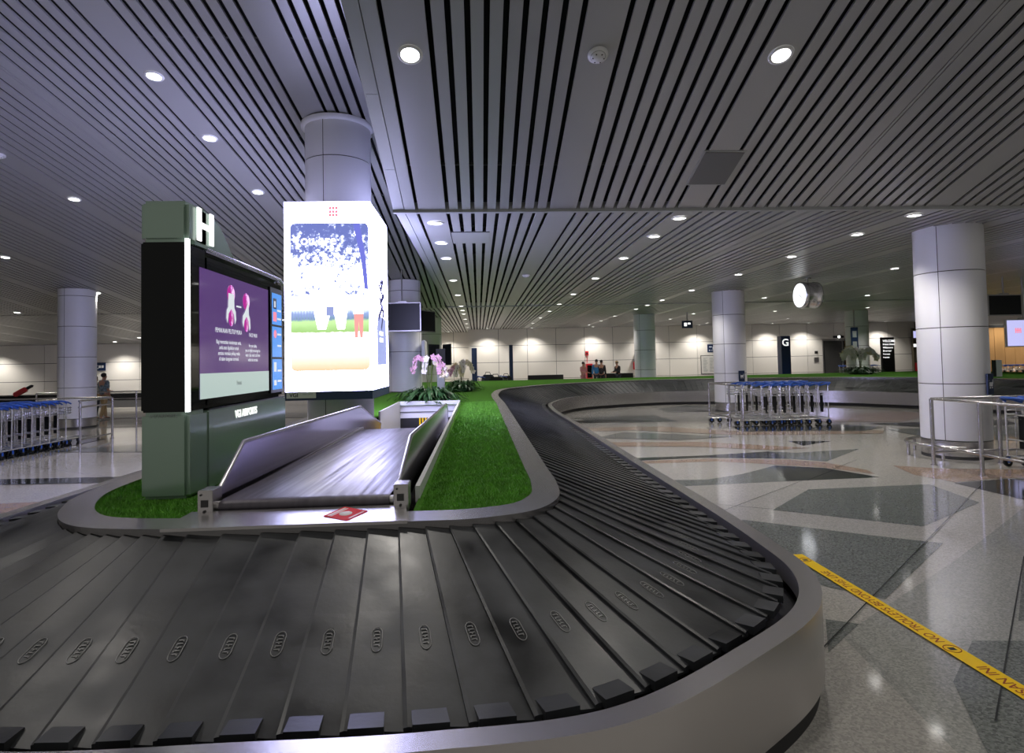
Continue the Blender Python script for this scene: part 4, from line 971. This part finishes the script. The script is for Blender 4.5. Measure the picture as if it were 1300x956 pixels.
# lit shop signs at the passage
t = empty('lit_display', (29.15, YW-.3, 0), label='tall lit shop display glimpsed left of the large right column', cat='display')
b = MB(); b.box(-.35, .35, -.1, .1, 0, 3.4, 'door'); b.build('body', t)
b = MB(); b.box(-.33, .33, -.12, -.1, 2.75, 3.2, 'scr_lilac'); b.box(-.35, .35, -.12, -.1, 2.15, 2.35, 'glow_white'); b.box(-.15, .15, -.12, -.1, 1.35, 1.75, 'glow_white'); b.build('light_panel', t)
b = MB(); b.box(-.3, .3, -.12, -.1, .5, 1.1, 'red'); b.build('red_goods', t)
# service post behind the right column
t = empty('sign_post', (17.3, 19.6, 0), label='slim grey post with small screen head at the right beyond the far belt', cat='sign post')
b = MB(); b.cyl((0, 0, 0), (0, 0, 1.45), .04, 'steel', n=10); b.build('post', t)
b = MB(); b.box(-.12, .12, -.03, .03, 1.15, 1.65, 'steel_dark', bev=.005); b.build('head', t)
b = MB(); b.box(17.65, 17.85, 19.5, 19.58, 0, 1.45, 'white'); b.box(17.55, 17.64, 19.5, 19.58, 0, 1.45, 'blackmatte'); tag(b.build('standee'), 'narrow white and black standee beside the slim grey post at the right', 'standee')

# smoke detectors and access hatch on the sloping ceiling
def detector(loc, slope, label):
    t = empty('smoke_detector', loc, label=label, cat='smoke detector', group='smoke detectors'); t.rotation_euler = (-math.atan(slope), 0, 0)
    b = MB(); b.lathe([(.10, 0), (.10, -.02), (.075, -.03)], 'white', n=24); b.build('base', t)
    b = MB(); b.lathe([(.07, -.03), (.065, -.05), (.04, -.062), (.001, -.064)], 'white', n=20)
    for k in range(6): b.box(.040, .060, -.006, .006, -.058, -.050, 'seam', T=Matrix.Rotation(k*PI/3, 4, 'Z'))
    b.build('sensor_head', t)
detector((1.22, 5.68, zm(5.68)-.002), SM, 'white smoke detector on the near sloping ceiling between two lights')
detector((-7.88, 14.9, zl(14.9)-.002), SL, 'smoke detector on the left ceiling above the kiosk pillar')
detector((-7.9, 10.3, zl(10.3)-.002), SL, 'smoke detector on the left ceiling nearest the left edge')
detector((1.2, 14.5, ZC-.002), 0, 'smoke detector on the flat ceiling beyond the joint')
b = MB(); T = Matrix.Translation((3.06, 7.39, zm(7.39)-.004)) @ Matrix.Rotation(-math.atan(SM), 4, 'X')
b.box(-.27, .27, -.35, .35, -.004, .02, 'tile', T=T); b.box(-.25, .25, -.33, .33, -.008, -.003, 'steel_dark', T=T)
M['grille'] = mat('perforated_grey_metal', (.16, .16, .155), .6, .1, bump=(300, .4))
b.box(-.245, .245, -.325, .325, -.011, -.006, 'grille', T=T)
tag(b.build('ceiling_hatch'), 'square perforated grey speaker hatch set in the near sloping ceiling', 'ceiling hatch')
b = MB(); b.box(-.4, .22, 9.6, 10.5, ZC-.008, ZC+.01, 'slat'); b.box(-.4, .22, 9.58, 9.6, ZC-.01, ZC+.01, 'seam'); tag(b.build('ceiling_hatch'), 'flush metal access hatch in the flat ceiling beside the row of lights', 'ceiling hatch')

# ------------------------------------------------------------------ orchids
def orchid(name, c_, h, spread, petals, label, n_st=5, leafn=60, leafr=.5, seed=1, fs=1.0):
    rnd = random.Random(seed); t = empty(name, c_, label=label, cat='potted orchid')
    b = MB()
    for i in range(leafn):
        a = rnd.uniform(0, 2*PI); L = rnd.uniform(.18, leafr); r0 = rnd.uniform(0, leafr*.5); lift = rnd.uniform(.08, .42)*(1-.5*L)
        d = Vector((math.cos(a), math.sin(a), 0)); n_ = Vector((-d.y, d.x, 0)); p = d*r0; w = rnd.uniform(.018, .045)
        pts = [p, p+d*L*.4+Vector((0, 0, lift)), p+d*L*.8+Vector((0, 0, lift*.8)), p+d*L+Vector((0, 0, lift*.35))]; ws = [w*.4, w, w*.8, .002]
        vs = []
        for q, ww in zip(pts, ws): vs += [q-n_*ww, q+Vector((0, 0, -.006)), q+n_*ww]
        b.add(vs, [f for k in range(3) for f in ((k*3, k*3+1, k*3+4, k*3+3), (k*3+1, k*3+2, k*3+5, k*3+4))], 'leaf', True)
    b.build('leaf_cluster', t)
    b = MB(); b.lathe([(.001, .0), (leafr*.55, .0), (leafr*.6, .06), (leafr*.5, .09), (.001, .09)], 'leaf', n=18); b.build('moss_mound', t)
    for i in range(n_st):
        a = rnd.uniform(0, 2*PI) if i else -.6; d = Vector((math.cos(a), math.sin(a)*.6, 0)); hh = h*rnd.uniform(.78, 1)
        pts = [Vector((0, 0, 0))+d*.03, d*.06+Vector((0, 0, hh*.6)), d*spread*.35+Vector((0, 0, hh*.95)), d*spread*.7+Vector((0, 0, hh)), d*spread+Vector((0, 0, hh*.88)), d*spread*1.15+Vector((0, 0, hh*.7))]
        P = catmull(pts, 5); b = MB(); b.tube(P, .008, 'stem', n=5); b.build('flower_stem', t)
        b = MB(); m = petals[i % len(petals)]
        for j in range(10):
            p = P[min(len(P)-1, int(len(P)*(.45+.54*j/9)))]+Vector((rnd.uniform(-.03, .03), rnd.uniform(-.03, .03), rnd.uniform(-.04, .02)))
            face = Vector((rnd.uniform(-.5, .5), -1, rnd.uniform(-.2, .5))).normalized(); rr = rnd.uniform(.05, .07)*fs
            u = face.orthogonal().normalized(); v = face.cross(u)
            for k in range(5):
                ta = 2*PI*k/5; dd = u*math.cos(ta)+v*math.sin(ta); ss = u*-math.sin(ta)+v*math.cos(ta)
                b.add([p, p+dd*rr*.6+ss*rr*.42+face*.006, p+dd*rr*1.15, p+dd*rr*.6-ss*rr*.42+face*.006], [(0, 1, 2, 3)], m, False)
            b.ball(p+face*.008, .009, 'petalp' if m != 'petalp' else 'petaly', n=5)
        b.build('flower_spray', t)
orchid('potted_orchid', (-1.08, 13.25, .886), 1.05, .34, ['petalp', 'petal', 'petalp', 'petalp', 'petal', 'petaly', 'petalp'], 'pink and white orchid plant with dark leaves behind the conveyor opening', 7, 300, .66, 3)
orchid('potted_orchid', (-.50, 18.0, .886), .92, .36, ['petaly', 'petal', 'petalp', 'petaly', 'petal'], 'cream orchid plant further back on the grass, right of the display post', 6, 190, .52, 5, 1.25)
orchid('potted_orchid', (16.6, 25.2, .886), 1.2, .62, ['petal', 'petal', 'petal', 'petaly'], 'large white orchid plant on the far grass before the distant green-lit column', 9, 260, .80, 8, 2.0)

# ------------------------------------------------------------------ people
def skin_mesh(name, joints, edges, radii, m, parent, sub=2, root=0, pre=None):
    me = bpy.data.meshes.new(name); me.from_pydata([Vector(j) for j in joints], edges, []); o = bpy.data.objects.new(name, me); COL.objects.link(o)
    md = o.modifiers.new('skin', 'SKIN'); md.use_smooth_shade = True
    for i, r in enumerate(radii):
        me.skin_vertices[0].data[i].radius = (r, r) if not isinstance(r, tuple) else r
        me.skin_vertices[0].data[i].use_root = (i == root)
    sb = o.modifiers.new('sub', 'SUBSURF'); sb.levels = sub; sb.render_levels = sub
    dg = bpy.context.evaluated_depsgraph_get(); dg.update()
    nm = bpy.data.meshes.new_from_object(o.evaluated_get(dg), depsgraph=dg); bpy.data.objects.remove(o)
    nm.name = name; nm.materials.clear(); nm.materials.append(M[m])
    for p in nm.polygons: p.use_smooth = True
    q = bpy.data.objects.new(name, nm); COL.objects.link(q); q.parent = parent; return q
def person(loc, rz, h, label, shirt, trousers, hair='hair', cap=None, bend=0.0, arm='down', step=.10, long=False):
    t = empty('person', loc, rz=rz, label=label, cat='person'); s = h/1.72
    def v(x, y, z): return (x*s, (y-max(0, z-.95)*bend)*s, z*s)
    J = [v(0, 0, .95), v(0, 0, 1.15), v(0, 0, 1.38), v(0, -.01, 1.48), v(0, -.02, 1.58), v(0, -.02, 1.67)]
    E = [(0, 1), (1, 2), (2, 3), (3, 4), (4, 5)]; R = [(.15, .10), (.135, .095), (.15, .10), .052, (.070, .085), (.055, .068)]
    for sd in (-1, 1):
        n0 = len(J)
        if arm == 'down' or (arm == 'reach' and sd == -1):
            J += [v(sd*.19, 0, 1.40), v(sd*.23, .02, 1.13), v(sd*.22, -.06, .90), v(sd*.22, -.08, .80)]
        elif arm == 'hold' or arm == 'reach':
            J += [v(sd*.19, 0, 1.40), v(sd*.23, -.04, 1.14), v(sd*.17, -.28, 1.08), v(sd*.15, -.37, 1.07)]
        R += [.058, .043, .032, .036]; E += [(2, n0), (n0, n0+1), (n0+1, n0+2), (n0+2, n0+3)]
        n1 = len(J)
        # five fingers
        w = Vector(J[n1-1]); fd = (w-Vector(J[n1-2])).normalized(); lat = Vector((0, 1, 0)) if abs(fd.z) > .6 else Vector((1, 0, 0))
        for q, (off, ln) in enumerate(((-.030, .055), (-.010, .075), (.010, .080), (.030, .070))):
            J += [tuple(w+lat*off*s+fd*.035*s), tuple(w+lat*off*s+fd*(.035+ln)*s+Vector((-sd*.01, 0, -.01))*s)]
            R += [.010, .008]; k = len(J); E += [(n1-1, k-2), (k-2, k-1)]
        J += [tuple(w-lat*.045*s+fd*.02*s), tuple(w-lat*.06*s+fd*.055*s)]; R += [.011, .009]; k = len(J); E += [(n1-1, k-2), (k-2, k-1)]
        n2 = len(J); fy = -step*sd
        J += [v(sd*.09, 0, .90), v(sd*.10, fy*.5-.02, .50), v(sd*.10, fy+.02, .09), v(sd*.11, fy-.13, .035)]
        R += [.085, .058, .042, .036]; E += [(0, n2), (n2, n2+1), (n2+1, n2+2), (n2+2, n2+3)]
    R = [tuple(a*s for a in r) if isinstance(r, tuple) else r*s for r in R]
    bd = skin_mesh('body', J, E, R, 'skin', t)
    # shirt: torso and sleeves
    SJ = [v(0, 0, .90), v(0, 0, 1.15), v(0, 0, 1.40), v(0, -.01, 1.46)]; SE = [(0, 1), (1, 2), (2, 3)]; SR = [(.185, .13), (.165, .12), (.175, .12), (.075, .07)]
    for i, sd in enumerate((-1, 1)):
        a0, a1 = J[6+i*18], J[7+i*18]; n0 = len(SJ); SJ += [a0, a1]; SR += [.075, .062]; SE += [(2, n0), (n0, n0+1)]
        if long: SJ.append(J[8+i*18]); SR.append(.052); SE.append((n0+1, n0+2))
    SR = [tuple(a*s for a in r) if isinstance(r, tuple) else r*s for r in SR]
    skin_mesh('shirt', SJ, SE, SR, shirt, t, sub=1, root=1)
    TJ = [v(0, 0, .97)]; TE = []; TR = [(.165*s, .115*s)]
    for i, sd in enumerate((-1, 1)):
        fy = -step*sd; n0 = len(TJ); TJ += [v(sd*.09, 0, .88), v(sd*.10, fy*.5-.02, .50), v(sd*.10, fy+.02, .11)]; TR += [.105*s, .078*s, .062*s]; TE += [(0, n0), (n0, n0+1), (n0+1, n0+2)]
    skin_mesh('trousers', TJ, TE, TR, trousers, t, sub=1)
    hp = Vector(v(0, -.01, 1.655)); b = MB(); b.ball(hp+Vector((0, .012, .012))*s, .098*s, hair, sc=(.86, 1.0, .95), n=12); b.build('hair', t)
    b = MB(); fc = Vector(v(0, -.02, 1.60)); 
    b.ball(fc+Vector((0, -.092, -.005))*s, .016*s, 'skin', sc=(.8, 1, 1.3), n=6)
    for sd in (-1, 1): b.ball(fc+Vector((sd*.032, -.080, .022))*s, .009*s, 'blackmatte', n=6); b.ball(fc+Vector((sd*.082, .0, .0))*s, .022*s, 'skin', sc=(.4, .8, 1.2), n=6)
    b.box(fc.x-.022*s, fc.x+.022*s, fc.y-.088*s, fc.y-.080*s, fc.z-.045*s, fc.z-.036*s, 'redink'); b.build('face', t)
    for sd in (-1, 1):
        fy = -step*sd; p = Vector(v(sd*.105, fy-.06, .04)); b = MB(); b.ball(p, .05*s, 'blackmatte', sc=(.95, 2.5, .8), n=8); b.build('shoe', t)
    if cap: b = MB(); b.ball(hp+Vector((0, 0, .045))*s, .10*s, cap, sc=(.95, 1.05, .7), n=10); b.box(-.08*s, .08*s, hp.y-.19*s, hp.y-.06*s, hp.z+.03*s, hp.z+.045*s, cap); b.build('cap', t)
    return t
person((5.98, 34, 0), .6, 1.62, 'person in pink top standing just left of the red fire cabinet', 'cpink', 'cpink', arm='hold')
person((6.75, 34, 0), -.3, 1.74, 'person in blue shirt and dark jacket standing right of the red fire cabinet', 'cblue', 'cdark', arm='down', long=True)
person((7.00, 33.85, 0), 2.6, 1.70, 'person in dark brown coat close behind the one in blue', 'cblack', 'cblack', arm='down', long=True)
person((8.0, 34, 0), -1.15, 1.62, 'person in black jacket and cap facing left with arms forward', 'cblack', 'cdark', arm='hold', cap='khaki', bend=.12, long=True)
person((-13.25, 22.0, 0), 2.8, 1.62, 'person in grey-blue patterned shirt and khaki trousers walking away on the left', 'greyblue', 'khaki', arm='reach', step=.18)
person((-13.72, 22.3, 0), 3.0, 1.52, 'shorter person in white top half hidden by the left column', 'cwhite', 'cdark')

# ------------------------------------------------------------------ things in the background
def bench(x, y, w, label, back=True, z=.46):
    t = empty('bench', (x, y, 0), label=label, cat='bench')
    b = MB(); b.box(-w/2, w/2, -.25, .25, z-.06, z, 'blackmatte', bev=.015); b.build('seat', t)
    b = MB(); b.box(-w/2, w/2, .2, .27, z+.05, z+.42, 'blackmatte', bev=.015); b.build('backrest', t)
    for s in (-1, 1): b = MB(); b.box(s*(w/2-.1)-.03, s*(w/2-.1)+.03, -.2, .2, 0, z-.05, 'steel_dark'); b.build('leg', t)
bench(4.1, 36.4, 2.2, 'dark bench by the back wall left of the red fire cabinet'); bench(8.6, 36.6, 2.0, 'dark bench by the back wall behind the person in black jacket')
# neighbouring carousel at the left wall
t = empty('baggage_carousel', (-17, 27.2, 0), label='distant black baggage carousel along the left wall', cat='baggage carousel')
b = MB(); b.box(-6, 5.2, -.9, .9, .15, .45, 'steel_dark', bev=.04); b.build('rim', t)
b = MB(); b.box(-5.8, 5.0, -.7, .7, .45, .72, 'blackmatte', bev=.1); b.build('belt', t)
t = empty('suitcase', (-19.3, 26.6, .72), label='red suitcase with black straps tilted on the distant left carousel', cat='suitcase'); t.rotation_euler = (0, -.55, .3)
b = MB(); b.box(-.26, .26, -.12, .12, .10, .30, 'red', bev=.04); b.build('shell', t)
b = MB(); b.box(.24, .50, -.09, .09, .15, .26, 'cblack', bev=.03); b.build('strap_end', t)
def bag(x, y, z, s, m, label):
    t = empty('travel_bag', (x, y, z), label=label, cat='travel bag')
    b = MB(); b.box(-.30*s, .30*s, -.16*s, .16*s, 0, .42*s, m, bev=.07*s); b.build('body', t)
    b = MB(); b.tube([(-.14*s, 0, .41*s), (-.1*s, 0, .54*s), (.1*s, 0, .54*s), (.14*s, 0, .41*s)], .018*s, 'blackmatte', n=6); b.build('carry_handle', t)
trolley_at(.05, 29.6, .3, 'loaded luggage trolley standing right of the grey-blue leaning pillar', 'loaded trolleys beyond the island')
trolley_at(1.15, 29.8, .2, 'loaded luggage trolley standing just left of the thin dark pillar', 'loaded trolleys beyond the island')
bag(.45, 29.65, .70, 1.0, 'cdark', 'dark blue bag riding on the trolley right of the leaning pillar'); bag(.82, 29.3, .55, 1.1, 'cblack', 'black bag between the two loaded trolleys in the distance')
bag(1.36, 29.85, .66, .9, 'cblack', 'black bag on the trolley just left of the thin dark pillar')
